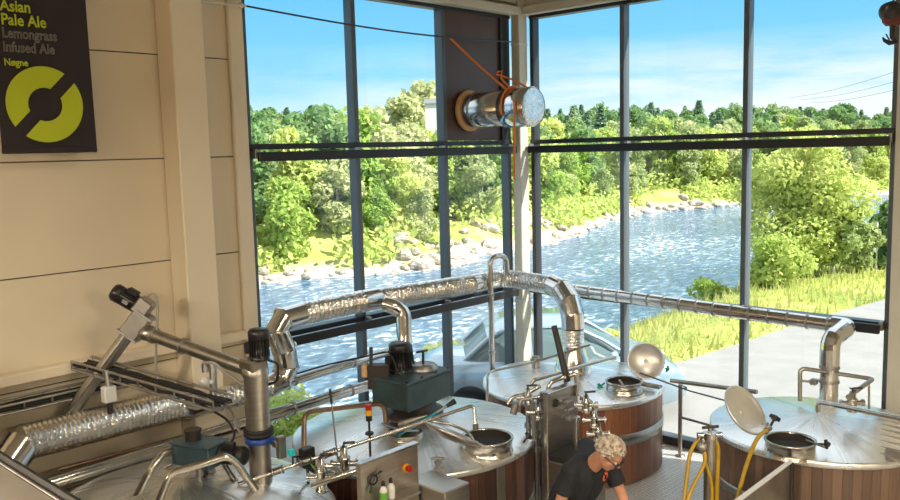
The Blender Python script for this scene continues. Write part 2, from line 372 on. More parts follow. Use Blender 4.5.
def water_mat():
    mt = bpy.data.materials.new('river_water'); mt.use_nodes = True; nt = mt.node_tree; b = nt.nodes['Principled BSDF']
    b.inputs['Roughness'].default_value = .12; b.inputs['IOR'].default_value = 1.33
    tc = N(nt, 'ShaderNodeTexCoord'); mp = N(nt, 'ShaderNodeMapping'); mp.inputs['Rotation'].default_value = (0, 0, R_(-20)); mp.inputs['Scale'].default_value = (.55, .28, 1); nt.links.new(tc.outputs['Object'], mp.inputs[0])
    n1 = N(nt, 'ShaderNodeTexNoise'); n1.inputs['Scale'].default_value = 5.5; n1.inputs['Detail'].default_value = 7; n1.inputs['Roughness'].default_value = .62; n1.inputs['Distortion'].default_value = .6; nt.links.new(mp.outputs[0], n1.inputs['Vector'])
    n2 = N(nt, 'ShaderNodeTexNoise'); n2.inputs['Scale'].default_value = .22; n2.inputs['Detail'].default_value = 3; nt.links.new(mp.outputs[0], n2.inputs['Vector'])
    ad = N(nt, 'ShaderNodeMath', operation='MULTIPLY_ADD'); ad.inputs[1].default_value = .55; nt.links.new(n2.outputs['Fac'], ad.inputs[0]); nt.links.new(n1.outputs['Fac'], ad.inputs[2])
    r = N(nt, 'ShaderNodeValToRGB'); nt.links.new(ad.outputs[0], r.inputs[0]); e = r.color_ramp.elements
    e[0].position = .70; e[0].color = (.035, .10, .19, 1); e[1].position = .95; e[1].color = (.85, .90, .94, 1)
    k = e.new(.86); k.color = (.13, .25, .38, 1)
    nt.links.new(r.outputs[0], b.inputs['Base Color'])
    bp = N(nt, 'ShaderNodeBump'); bp.inputs['Strength'].default_value = .8; bp.inputs['Distance'].default_value = .35
    nt.links.new(n1.outputs['Fac'], bp.inputs['Height']); nt.links.new(bp.outputs[0], b.inputs['Normal']); return mt
M['water'] = water_mat()

def ground_mat():
    """grass with dry patches, bare rock where the terrain is steep by the water"""
    mt = bpy.data.materials.new('bank_ground'); mt.use_nodes = True; nt = mt.node_tree; b = nt.nodes['Principled BSDF']; b.inputs['Roughness'].default_value = .95
    tc = N(nt, 'ShaderNodeTexCoord'); n = N(nt, 'ShaderNodeTexNoise'); n.inputs['Scale'].default_value = .35; n.inputs['Detail'].default_value = 8; nt.links.new(tc.outputs['Object'], n.inputs['Vector'])
    r = N(nt, 'ShaderNodeValToRGB'); nt.links.new(n.outputs['Fac'], r.inputs[0]); e = r.color_ramp.elements
    e[0].position = .35; e[0].color = (.22, .28, .06, 1); e[1].position = .7; e[1].color = (.50, .44, .20, 1); k = e.new(.52); k.color = (.38, .42, .09, 1)
    s = N(nt, 'ShaderNodeSeparateXYZ'); nt.links.new(tc.outputs['Object'], s.inputs[0])
    mr = N(nt, 'ShaderNodeMapRange'); mr.inputs['From Min'].default_value = -2.1; mr.inputs['From Max'].default_value = -2.6; nt.links.new(s.outputs['Z'], mr.inputs['Value'])
    x = N(nt, 'ShaderNodeMixRGB'); x.inputs[2].default_value = (.46, .40, .33, 1); nt.links.new(mr.outputs[0], x.inputs[0]); nt.links.new(r.outputs[0], x.inputs[1]); nt.links.new(x.outputs[0], b.inputs['Base Color'])
    bp = N(nt, 'ShaderNodeBump'); bp.inputs['Strength'].default_value = .6; bp.inputs['Distance'].default_value = .3
    n3 = N(nt, 'ShaderNodeTexNoise'); n3.inputs['Scale'].default_value = 2.5; n3.inputs['Detail'].default_value = 6; nt.links.new(tc.outputs['Object'], n3.inputs['Vector'])
    nt.links.new(n3.outputs['Fac'], bp.inputs['Height']); nt.links.new(bp.outputs[0], b.inputs['Normal']); return mt
M['ground'] = ground_mat()
# ------------------------------------------------------------------ the room
WX = -7.56; WY = 9.56; ZC = 6.6
mb = MB().box((-7.9, -5.2, -.3), (6.2, 9.62, 0)); struct(mb, 'floor', M['plate'])
mb = MB().box((-7.9, -5.2, ZC), (6.2, 9.9, ZC+.25)); struct(mb, 'ceiling', M['ceiling'])
# left wall: horizontal cladding panels with open joints
joints = [-.3, .86, 1.84, 2.81, 3.79, 4.765, 5.74, ZC]
def cladding(mb, y0, y1):
    for a, b in zip(joints, joints[1:]): mb.box((WX-.10, y0, a+.006), (WX, y1, b-.006), 0)
mb = MB(); cladding(mb, -5.2, 4.98); mb.box((WX-.34, -5.2, -.3), (WX-.02, 4.98, ZC), 1)
mb.box((WX-.34, 4.98, 5.66), (WX, 9.9, ZC), 0); mb.box((WX-.3, 4.98, -.34), (WX-.02, 9.9, -.005), 0)
struct(mb, 'wall_left', [M['cream'], M['gap']])
mb = MB().box((-2.64, 9.50, -.3), (6.2, 9.9, ZC)); mb.box((WX, 9.56, 5.66), (-2.64, 9.9, ZC)); mb.box((WX, 9.60, -.34), (-2.64, 9.9, -.005))
struct(mb, 'wall_end', M['column'])
mb = MB().box((5.9, -5.2, 0), (6.2, 9.5, ZC)); struct(mb, 'wall_right', M['cream'])
mb = MB().box((-7.56, -5.4, 0), (5.9, -5.2, ZC)); struct(mb, 'wall_back', M['cream'])
# posts and rails on the left wall
mb = MB().rbox((WX+.002, 4.07, 0), (WX+.3, 4.40, ZC), .012); struct(mb, 'trim_1', M['cream_steel'])
mb = MB().rbox((WX+.002, 4.83, 0), (WX+.06, 5.0, ZC), .012); struct(mb, 'trim_2', M['cream_steel'])
mb = MB().rbox((WX+.002, -5.1, 1.925), (WX+.12, 4.065, 2.02), .008); struct(mb, 'trim_3', M['cream_steel'])
mb = MB().rbox((WX+.002, 4.405, 1.905), (WX+.12, 4.825, 2.0), .008); struct(mb, 'trim_4', M['cream_steel'])
# the corner post and the channels above the glazing
mb = MB().rbox((-7.565, 9.375, 0), (-7.42, 9.56, ZC), .01); struct(mb, 'trim_5', M['column'])
for zz in (5.22, 1.62): mb = MB().rbox((-7.572, 9.366, zz), (-7.412, 9.567, zz+.02), .004); solo(mb, 'post_clamp_band', M['white'], 'thin pale band clamped round the corner post near the ceiling' if zz > 3 else 'thin pale band clamped low round the corner post below the silver duct', 'band')
mb = MB().rbox((WX+.002, 5.09, 5.62), (WX+.16, 9.37, 5.73), .01).rbox((WX+.002, 5.09, 5.78), (WX+.10, 9.37, 5.95), .01); struct(mb, 'trim_6', M['column'])
mb = MB().rbox((-7.41, WY-.12, 5.62), (-2.65, WY-.002, 5.74), .01); struct(mb, 'trim_7', M['column'])
# glazing of the left wall
mw = thing('window_1', 'tall glazed left wall with dark frames', 'window', (WX, 5.08, 0)); mw['kind'] = 'structure'
fr = MB()
YM1 = P(354.3, 150, x=WX-.1).y; YM2 = P(442.6, 150, x=WX-.1).y; ys = (5.06, YM1, YM2, 9.345)
for y in ys: fr.rbox((WX-.17, y-.032, 0), (WX-.03, y+.032, 5.66), .006, 1)
for z0, z1 in ((0, .07), (1.80, 1.86), (3.855, 3.915), (5.58, 5.66)): fr.rbox((WX-.16, 5.03, z0), (WX-.015, 9.38, z1), .006, 0)
part(fr, 'frame', [M['frame'], M['alu']], mw)
g = MB()
zs = (.05, 1.83, 3.885, 5.62)
for i in range(3):
    for j in range(3):
        if (i, j) != (2, 2): g.add([(WX-.10, ys[i], zs[j]), (WX-.10, ys[i+1], zs[j]), (WX-.10, ys[i+1], zs[j+1]), (WX-.10, ys[i], zs[j+1])], [(0,1,2,3)], 0, False)
part(g, 'glass_pane', M['glass'], mw)
p = part(MB().box((WX-.09, YM2+.03, 3.92), (WX-.05, 9.18, 5.58)), 'solid_panel', M['brown'], mw, 'matt brown panel filling the upper corner bay')
part(MB().rbox((WX-.06, 9.18, 3.9), (WX-.02, 9.32, 5.6), .01).rbox((WX-.07, 9.165, 3.9), (WX-.01, 9.185, 5.6), .004), 'edge_post', M['frame'], mw)
# end wall glazing
mw2 = thing('window_2', 'tall glazed end wall with dark frames', 'window', (-2.65, WY, 0)); mw2['kind'] = 'structure'
fr = MB(); xs = (-7.375, P(624.6, 150, y=WY+.1).x, P(747, 150, y=WY+.1).x, -2.68)
for x in xs: fr.rbox((x-.032, WY+.03, 0), (x+.032, WY+.17, 5.66), .006, 1 if -7 < x else 0)
for z0, z1 in ((0, .07), (1.80, 1.86), (3.855, 3.915), (5.58, 5.66)): fr.rbox((-7.41, WY+.015, z0), (-2.645, WY+.16, z1), .006, 0)
part(fr, 'frame', [M['frame'], M['alu']], mw2)
g = MB()
for i in range(3):
    for j in range(3): g.add([(xs[i], WY+.10, zs[j]), (xs[i+1], WY+.10, zs[j]), (xs[i+1], WY+.10, zs[j+1]), (xs[i], WY+.10, zs[j+1])], [(0,1,2,3)], 0, False)
part(g, 'glass_pane', M['glass'], mw2)
# black rail bars carried on brackets along the inside of the glazing
def rail_bar(a, b, along, label):
    c = Vector(a).lerp(Vector(b), .5); t = thing('guard_bar', label, 'rail', (c.x, c.y, a[2]), 'black bars along the glazing')
    lo = (min(a[0], b[0])-(.025 if along == 'y' else 0), min(a[1], b[1])-(.025 if along == 'x' else 0), a[2])
    hi = (max(a[0], b[0])+(.025 if along == 'y' else 0), max(a[1], b[1])+(.025 if along == 'x' else 0), a[2]+.10)
    part(MB().rbox(lo, hi, .008), 'bar', M['black'], t)
    n = 4
    for i in range(n):
        q = Vector(a).lerp(Vector(b), i/(n-1))
        if along == 'y': part(MB().rbox((WX-.02, q.y-.02, a[2]+.03), (q.x-.024, q.y+.02, a[2]+.13), .004), 'bracket', M['galv'], t)
        else: part(MB().rbox((q.x-.02, q.y+.024, a[2]+.03), (q.x+.02, WY+.02, a[2]+.13), .004), 'bracket', M['galv'], t)
rail_bar((WX+.09, 5.08, 3.73), (WX+.09, 9.33, 3.73), 'y', 'upper black bar along the left glazing above the river bank')
rail_bar((WX+.09, 5.17, 1.72), (WX+.09, 9.33, 1.72), 'y', 'lower black bar under the foil duct on the left glazing')
rail_bar((-7.36, WY-.09, 3.73), (-2.69, WY-.09, 3.73), 'x', 'upper black bar across the end window')
rail_bar((-7.36, WY-.09, 1.755), (-2.72, WY-.09, 1.755), 'x', 'lower black bar behind the thin jointed duct on the end window')
rail_bar((-7.36, WY-.09, .01), (-2.78, WY-.09, .01), 'x', 'black floor level bar below the end window')
# mezzanine where the viewer stands
mb = MB().box((-7.5, -5.15, 1.95), (5.88, .55, 2.15)); struct(mb, 'floor_mezzanine', M['wallgrey'])
t = thing('mezzanine_parapet', 'grey sheet metal parapet with black edge rail at lower left corner', 'parapet', (-1, .75, 1.9))
part(MB().rbox((-7.5, .56, 1.9), (5.0, .872, 2.88), .01), 'sheet_cap', M['wallgrey'], t)
part(MB().rbox((-7.5, .874, 2.84), (5.0, .90, 2.90), .008), 'edge_rail', M['black'], t)
part(MB().rbox((-7.5, .862, 2.881), (5.0, .872, 2.886), .002), 'trim_strip', M['galv'], t)
# added fill lamps out of view, given housings and hangers
for i, (x, y, z, wt) in enumerate(FILL_LAMPS):
    t = thing('added_fill_lamp', 'long added fill lamp hung out of view to brighten the brewhouse', 'lamp', (x, y, z), 'added fill lamps')
    part(MB().rbox((x-.25, y-.75, z), (x+.25, y+.75, z+.12), .02), 'housing', M['housing'], t)
    part(MB().box((x-.21, y-.70, z-.015), (x+.21, y+.70, z-.001)), 'diffuser', M['lamp'], t)
    for yy in (y-.6, y+.6): part(MB().cyl((x, yy, z+.12), (x, yy, ZC), .008, n=6), 'hanger', M['housing'], t)
    l = bpy.data.lights.new('fill_light', 'AREA'); l.shape = 'RECTANGLE'; l.size = .42; l.size_y = 1.4; l.energy = wt; l.color = FILL_COL
    lo = bpy.data.objects.new('fill_light', l); COL.objects.link(lo); lo.location = (0, 0, -.03); lo.parent = t
# ------------------------------------------------------------------ the land outside
NEAR = np.array([(-30,-40),(-20,-10),(-17.2,4),(-16.4,10),(-16.2,15),(-16.6,20),(-17.4,25),(-17.4,28),(-16.6,31),(-17,35),(-16.4,39),(-12.3,48),(-5,62),(10,90),(46,150),(90,230),(150,400)], float)
FAR = np.array([(-54,-40),(-44,-5),(-39,15),(-37.6,22),(-37.0,27),(-34.6,31),(-33.4,35),(-35.2,40),(-35.4,46),(-36.5,53),(-41.5,65),(-43.5,76),(-40,90),(-33,110),(-17,150),(22,230),(100,400)], float)
def xn(y): return np.interp(y, NEAR[:,1], NEAR[:,0])
def xf(y): return np.interp(y, FAR[:,1], FAR[:,0])
def sm(t): t = np.clip(t, 0, 1); return t*t*(3-2*t)
def hgt(x, y):
    a = xn(y); b = xf(y); dn = x-a; df = b-x
    near = -3.15 + sm((dn+.3)/8.5)*2.78
    wav = .25*np.sin(x*.37+1)*np.cos(y*.29)+.12*np.sin(x*.9)*np.sin(y*.8+2)
    far = -3.15 + sm((df+.3)/5)*1.9 + .050*np.maximum(df, 0) + wav*np.clip(df/4, 0, 1)*(1+.02*np.minimum(df, 100))
    return np.where(dn > -.3, near, np.where(df > -.3, far, -3.6))
na, nr = 210, 150
ang = np.radians(np.linspace(-12, 112, na)); rad = 9*np.geomspace(1, 48, nr)
A, Rr = np.meshgrid(ang, rad, indexing='ij'); X = -6.5-(Rr-8.5)*np.sin(A)-1.5*np.sin(A); Yy = 6.0+(Rr-8.5)*np.cos(A)+4.2*np.cos(A)
Z = hgt(X, Yy)
mb = MB(); mb.v = [tuple(v) for v in np.stack([X.ravel(), Yy.ravel(), Z.ravel()], 1)]
for i in range(na-1):
    for j in range(nr-1): mb.f.append((i*nr+j, i*nr+j+1, (i+1)*nr+j+1, (i+1)*nr+j))
mb.mi = [0]*len(mb.f); mb.sm = [True]*len(mb.f)
g = part(mb, 'ground', M['ground'], None); g['kind'] = 'structure'; g['label'] = 'grassy river banks outside'; g['category'] = 'ground'
mb = MB().add([(-140, -40, -3), (60, -40, -3), (160, 420, -3), (-140, 420, -3)], [(0,1,2,3)], 0, False)
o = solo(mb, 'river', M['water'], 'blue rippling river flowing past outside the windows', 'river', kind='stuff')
pts = [(-9.9,-6),(-10.0,9),(-9.2,12.2),(-7.6,14.4),(-7.35,17),(-7.1,20),(-6.4,24.5),(-4.2,33),(0,44),(12,66),(30,66),(30,9.9),(6,9.91),(WX-.35,9.91),(WX-.35,-6)]
mb = MB(); n = len(pts); mb.add([(x, y, -.30) for x, y in pts]+[(x, y, -.42) for x, y in pts], [tuple(reversed(range(n)))]+[(i, (i+1) % n, n+(i+1) % n, n+i) for i in range(n)], 0, False)
struct(mb, 'ground_road', M['asphalt'], label='pale asphalt yard and road outside', cat='road')

# ---- trees
def leaf_cloud(centres, radii, n, size, squash=.8, up_bias=.3):
    k = rng.choice(len(centres), n, p=(radii**2)/np.sum(radii**2)); u = rng.normal(size=(n, 3)); u /= np.linalg.norm(u, axis=1)[:, None]
    rr = radii[k]*(.55+.5*rng.random(n)**.6); c = centres[k]+u*rr[:, None]*np.array([1, 1, squash])
    nn = u*.6+rng.normal(size=(n, 3))*.6+np.array([0, 0, up_bias]); nn /= np.linalg.norm(nn, axis=1)[:, None]
    a = np.cross(nn, rng.normal(size=(n, 3))); a /= np.linalg.norm(a, axis=1)[:, None]; b = np.cross(nn, a)
    s = size*(.6+.8*rng.random(n))[:, None]
    return np.stack([c-a*s, c+b*s*.55, c+a*s, c-b*s*.55], 1).reshape(-1, 3)
def add_leaves(mb, V, mi):
    o = len(mb.v); mb.v += [tuple(v) for v in V]; n = len(V)//4
    mb.f += [(o+4*i, o+4*i+1, o+4*i+2, o+4*i+3) for i in range(n)]; mb.mi += [mi]*n; mb.sm += [False]*n
def broadleaf(h, wd, n, size, trunk=.25, blobs=16):
    crown = MB(); c = []; r = []
    for i in range(blobs):
        t = rng.random(); z = h*(trunk+(1-trunk)*(.10+.82*t)); env = math.sin(math.pi*(.12+.80*t))**.7; a = rng.random()*6.283; q = wd*.5*env*(rng.random()**.5)*.8
        c.append((q*math.cos(a), q*math.sin(a), z)); r.append(wd*(.15+.11*rng.random())*(.6+.5*env))
    add_leaves(crown, leaf_cloud(np.array(c), np.array(r), n, size), 0)
    tr = MB(); lean = rng.normal()*.03
    path = [Vector((0, 0, -.3)), Vector((lean*h, 0, h*.35)), Vector((lean*1.5*h, .02*h, h*.6)), Vector((lean*2*h, .03*h, h*.88))]
    tr.tube(path, [h*.020, h*.015, h*.010, h*.003], 7, 0)
    for i in range(7):
        b = c[i % len(c)]; st = path[1].lerp(path[3], rng.random()*.6); tr.tube([st, (Vector(b)+st)/2+Vector((0, 0, -.02*h)), Vector(b)], [h*.007, h*.005, h*.002], 5, 0, False)
    return crown, tr
def conifer(h, wd, n, size):
    crown = MB(); V = []
    t = rng.random(n)**.8; z = h*(.10+.90*t); rad_ = wd*.5*(1-t)**.8*(.35+.65*rng.random(n)**.5)*(1+.22*np.sin(z/h*60)); a = rng.random(n)*6.283
    c = np.stack([rad_*np.cos(a), rad_*np.sin(a), z-rad_*.25], 1); out = np.stack([np.cos(a), np.sin(a), -.35+0*a], 1); out += rng.normal(size=(n, 3))*.25
    out /= np.linalg.norm(out, axis=1)[:, None]; b = np.cross(out, rng.normal(size=(n, 3))*.4+np.array([0, 0, 1])); b /= np.linalg.norm(b, axis=1)[:, None]
    s = size*(.6+.8*rng.random(n))[:, None]; V = np.stack([c-out*s, c+b*s*.45, c+out*s, c-b*s*.45], 1).reshape(-1, 3); add_leaves(crown, V, 0)
    tr = MB().tube([(0, 0, -.3), (0, 0, h*.97)], [h*.016, h*.002], 6); return crown, tr
def merged(pair):
    a, b = pair; o = len(a.v); a.v += b.v; a.f += [tuple(i+o for i in f) for f in b.f]; a.mi += [1]*len(b.f); a.sm += b.sm; return a
def proto(pair, m1, m2, name):
    a = merged(pair); me = bpy.data.meshes.new(name); me.from_pydata(a.v, [], a.f); me.materials.append(m1); me.materials.append(m2)
    me.polygons.foreach_set('material_index', a.mi); me.polygons.foreach_set('use_smooth', a.sm); me.update(); return me
PB = [proto(broadleaf(7, 5.2, 2600, .24, .04, 22), M['leaf'], M['bark'], 'broadleaf_tree') for _ in range(3)] + [proto(broadleaf(7.5, 4.6, 2600, .24, .04, 22), M['leaf_pale'], M['birch'], 'pale_tree') for _ in range(3)]
PD = [proto(broadleaf(8, 5.6, 2200, .30, .08, 20), M['leaf_dark'], M['bark'], 'dark_tree') for _ in range(2)]
PC = [proto(conifer(8, 4.2, 2000, .40), M['needle'], M['bark'], 'conifer_tree') for _ in range(3)]
KINDS = {'b': ('broadleaf_tree', 'leafy broadleaf tree in the wood across the river', 'broadleaf trees across the river', PB),
         'd': ('dark_broadleaf_tree', 'deep green tree in the wood across the river', 'deep green trees across the river', PD),
         'c': ('conifer_tree', 'dark pointed conifer in the wood across the river', 'conifers across the river', PC)}
def plant(kind, x, y, s):
    nm, lab, grp, ps = KINDS[kind]; o = bpy.data.objects.new(nm, random.choice(ps)); COL.objects.link(o)
    o.location = (x, y, float(hgt(np.array(x), np.array(y)))-.1); o.rotation_euler = (0, 0, random.random()*6.28); o.scale = (s, s, s*random.uniform(.92, 1.1))
    o['label'] = lab; o['category'] = 'tree'; o['group'] = grp
def wedge(x, y): return 11 < math.degrees(math.atan2(-x, y)) < 61
ROCKY = [(-35.2, 42, 5), (-36, 50, 4), (-41.5, 80, 6), (-33.6, 36, 3)]
def bare(x, y): return any((x-a)**2+(y-b)**2 < r*r for a, b, r in ROCKY)
cnt = 0; placed = []
def spaced(x, y, dmin):
    for a, b in placed:
        if (a-x)**2+(b-y)**2 < dmin*dmin: return False
    placed.append((x, y)); return True
tries = 0
while cnt < 130 and tries < 9000:         # the first rows along the far shore
    tries += 1; y = random.uniform(10, 150); d = random.uniform(2.2, 16); x = float(xf(y))-d
    if not wedge(x, y) or bare(x, y) or not spaced(x, y, 1.9 if y < 60 else 2.8): continue
    D = math.hypot(x, y); plant(random.choice('bbbbbd') if d > 4 else 'b', x, y, random.uniform(.40, .75) if d < 5 else random.uniform(.7, 1.0)); cnt += 1
while cnt < 270 and tries < 20000:
    tries += 1; y = random.uniform(12, 175); d = random.uniform(14, 55); x = float(xf(y))-d
    if not wedge(x, y) or not spaced(x, y, 3.0): continue
    plant(random.choice('bbbddd') if d < 35 else random.choice('bddddc'), x, y, random.uniform(.7, 1.1)); cnt += 1
while cnt < 470 and tries < 60000:
    tries += 1; th = math.radians(random.uniform(12, 60)); D = random.uniform(105, 225); x = -D*math.sin(th); y = D*math.cos(th)
    if x > xf(y)-30 or not spaced(x, y, 3.6): continue
    plant(random.choice('ddddccc'), x, y, random.uniform(.85, 1.15)); cnt += 1
# the nearest trees on this bank: crown, trunk and branches apart
def near_tree(name, label, x, y, h, wd, n, size, lm, bm, trunk=.2, blobs=22):
    z = float(hgt(np.array(x), np.array(y))); t = thing(name, label, 'tree' if h > 3 else 'shrub', (x, y, z))
    c, tr = broadleaf(h, wd, n, size, trunk, blobs)
    for b in (c, tr): b.v = [(v[0]+x, v[1]+y, v[2]+z) for v in b.v]
    part(c, 'crown', lm, t); part(tr, 'trunk', bm, t); return t
def tree_at(name, label, bx, by, z, hpx, wpx, n, size, lm, bm, trunk=.15, blobs=22):
    q = P(bx, by, z=z); D = (q-CAM).dot(fw); return near_tree(name, label, q.x, q.y, hpx*D/FPX, wpx*D/FPX, n, size, lm, bm, trunk, blobs)
tree_at('broadleaf_tree', 'big round yellow-green tree beside the road behind the end window', 797, 287, -.8, 142, 112, 17000, .085, M['leaf'], M['bark'], .06, 30)
tree_at('birch_tree', 'slender pale birch in front of the big yellow-green tree', 833, 283, -.6, 85, 55, 4200, .09, M['leaf_pale'], M['birch'], .1)
tree_at('broadleaf_tree', 'dense green tree at the right edge of the end window', 893, 276, -.6, 66, 46, 4200, .11, M['leaf_dark'], M['bark'], .04)
tree_at('broadleaf_tree', 'low spreading tree between the birch and the right column', 856, 279, -.6, 60, 44, 3600, .09, M['leaf_pale'], M['bark'], .05)
tree_at('shrub', 'green shrub on the grass left of the birch', 772, 294, -.7, 50, 66, 4200, .08, M['leaf'], M['bark'], .02)
tree_at('shrub', 'small shrub by the water behind the thin jointed duct', 707, 304, -1.2, 22, 36, 1500, .07, M['leaf'], M['bark'], .02)
tree_at('shrub', 'low bush on the bank left of the parked car', 605, 318, -.6, 16, 40, 1600, .07, M['leaf'], M['bark'], .02)
near_tree('shrub', 'bright low bush just outside the left glazing behind the straight pipes', -11.2, 7.7, .9, 1.8, 2200, .06, M['leaf'], M['bark'], .02)
near_tree('shrub', 'dry olive bush beside the car seen through the left glazing', -10.6, 11.2, .7, 1.3, 1200, .06, M['leaf_pale'], M['bark'], .02)
# low undergrowth covering the far bank, too thick to count
n = 52000; uy = rng.uniform(8, 125, n); ud = 1.2+34*rng.random(n)**1.6; ux = xf(uy)-ud; keep = np.ones(n, bool)
for a, b, r in ROCKY: keep &= ((ux-a)**2+(uy-b)**2 > (r*.8)**2)
keep &= np.sin(ux*.9+1)*np.sin(uy*.7)+rng.normal(size=n)*.35 > -.35
ux, uy = ux[keep], uy[keep]; n = len(ux); uz = hgt(ux, uy)+rng.random(n)**1.5*1.5; nn = rng.normal(size=(n, 3))+np.array([.3, 0, .8]); nn /= np.linalg.norm(nn, axis=1)[:, None]
a = np.cross(nn, rng.normal(size=(n, 3))); a /= np.linalg.norm(a, axis=1)[:, None]; b = np.cross(nn, a); c = np.stack([ux, uy, uz], 1); sz = (.14+.22*rng.random(n))[:, None]
mb = MB(); add_leaves(mb, np.stack([c-a*sz, c+b*sz*.6, c+a*sz, c-b*sz*.6], 1).reshape(-1, 3), 0)
o = part(mb, 'undergrowth', M['leaf'], None, 'tangled green undergrowth covering the far river bank', 'stuff'); o['category'] = 'bushes'
# a tall tree group and a white house on the far slope
for (px, D, s) in ((405, 78, 1.25), (424, 80, 1.35), (440, 84, 1.3)):
    q = P(px, 150, d=D); plant('b', q.x, q.y, s)
q = P(435, 113, d=73); t = thing('white_house', 'small white house among the trees far across the river', 'house', (q.x, q.y, q.z-1))
hM = Matrix.Translation((q.x, q.y, q.z-1)) @ Matrix.Rotation(R_(40), 4, 'Z')
part(MB().box((-.8, -.7, -7), (.8, .7, 1.8), 0, hM), 'wall', M['white'], t)
part(MB().add([hM @ Vector(v) for v in ((-.9,-.85,1.78),(.9,-.85,1.78),(.9,.85,1.78),(-.9,.85,1.78),(-.9,0,2.2),(.9,0,2.2))], [(0,1,5,4),(2,3,4,5),(0,4,3),(1,2,5),(0,3,2,1)], 0, False), 'roof', M['galv'], t)
for yy in (-.35, .35): part(MB().box((.8, yy-.16, .9), (.83, yy+.16, 1.45), 0, hM), 'window', M['glassdark'], t)
# boulders along both shores
def rock_mesh(seed):
    r = np.random.default_rng(seed); b = MB().ball((0, 0, 0), 1, 14); V = np.array(b.v); k = r.normal(size=(5, 3))*1.6; ph = r.random(5)*6
    f = 1+sum(.16*np.sin(V @ k[i]+ph[i]) for i in range(5)); V = V*f[:, None]*np.array([1.2, .9, .62])
    me = bpy.data.meshes.new('boulder'); me.from_pydata([tuple(v) for v in V], [], b.f); me.materials.append(M['rock']); me.update(); return me
RK = [rock_mesh(i) for i in range(6)]
def rock(x, y, s, z=None):
    o = bpy.data.objects.new('boulder', random.choice(RK)); COL.objects.link(o); o.location = (x, y, (float(hgt(np.array(x), np.array(y))) if z is None else z)+.1*s)
    o.rotation_euler = (random.uniform(-.3, .3), random.uniform(-.3, .3), random.random()*6.28); o.scale = (s, s, s)
    o['label'] = 'pale boulder on the rocky far shore of the river'; o['category'] = 'boulder'; o['group'] = 'boulders on the far shore'
for i in range(150):
    y = random.uniform(18, 100); rock(float(xf(y))-random.uniform(-.5, 1.6), y, random.uniform(.12, .36))
for a, b, r in ROCKY:
    for i in range(32): rock(a+random.uniform(-.8, .8)*r-1, b+random.uniform(-.9, .9)*r, random.uniform(.22, .6))
# meadow grass on this bank
n = 26000; gx = rng.uniform(-20.5, -6.2, n); gy = rng.uniform(1, 42, n); d = gx-xn(gy)
edge = np.interp(gy, [1, 9, 12.2, 14.4, 17, 20, 24.5, 33, 44], [-10.05, -10.05, -9.3, -7.7, -7.45, -7.2, -6.5, -4.3, -.1])
ok = (d > .8) & (gx < edge); gx = gx[ok]; gy = gy[ok]; gz = hgt(gx, gy); n = len(gx)
a = rng.random(n)*6.283; hh = .12+.30*rng.random(n)**2; wv = .02+.02*rng.random(n); c_, s_ = np.cos(a), np.sin(a)
V = np.stack([np.stack([gx-c_*wv, gy-s_*wv, gz-.03], 1), np.stack([gx+c_*wv, gy+s_*wv, gz-.03], 1), np.stack([gx+rng.normal(size=n)*.09, gy+rng.normal(size=n)*.09, gz+hh], 1)], 1).reshape(-1, 3)
mb = MB(); mb.v = [tuple(v) for v in V]; mb.f = [(3*i, 3*i+1, 3*i+2) for i in range(n)]; mb.mi = [0]*n; mb.sm = [False]*n
o = part(mb, 'meadow_grass', M['grass'], None, 'yellow-green meadow grass on the bank between road and river', 'stuff'); o['category'] = 'grass'
# white marker post and power lines
q = P(876, 272, z=-.4); t = thing('marker_post', 'white flag on a thin pole beside the road right of the birch', 'flag', (q.x, q.y, -.45))
part(MB().cyl((q.x, q.y, -.45), (q.x, q.y, 1.2), .02, n=8), 'pole', M['white'], t); part(MB().rbox((q.x-.02, q.y-.16, .45), (q.x+.02, q.y+.02, 1.15), .01), 'flag', M['white'], t)
for k, (a, b) in enumerate((((790, 98), (900, 66)), ((800, 100), (900, 76)), ((810, 103), (900, 84)))):
    p0 = P(*a, d=120); p1 = P(b[0]+60, b[1]-(17, 14, 12)[k], d=60)
    o = solo(MB().tube([p0.lerp(p1, i/12)+Vector((0, 0, -.5*math.sin(math.pi*i/12))) for i in range(13)], .018, 5), 'power_line', M['wire'],
         ('topmost of the three power lines in the sky at right', 'middle one of the three power lines in the sky at right', 'lowest of the three power lines in the sky at right')[k], 'cable', 'power lines in the sky')
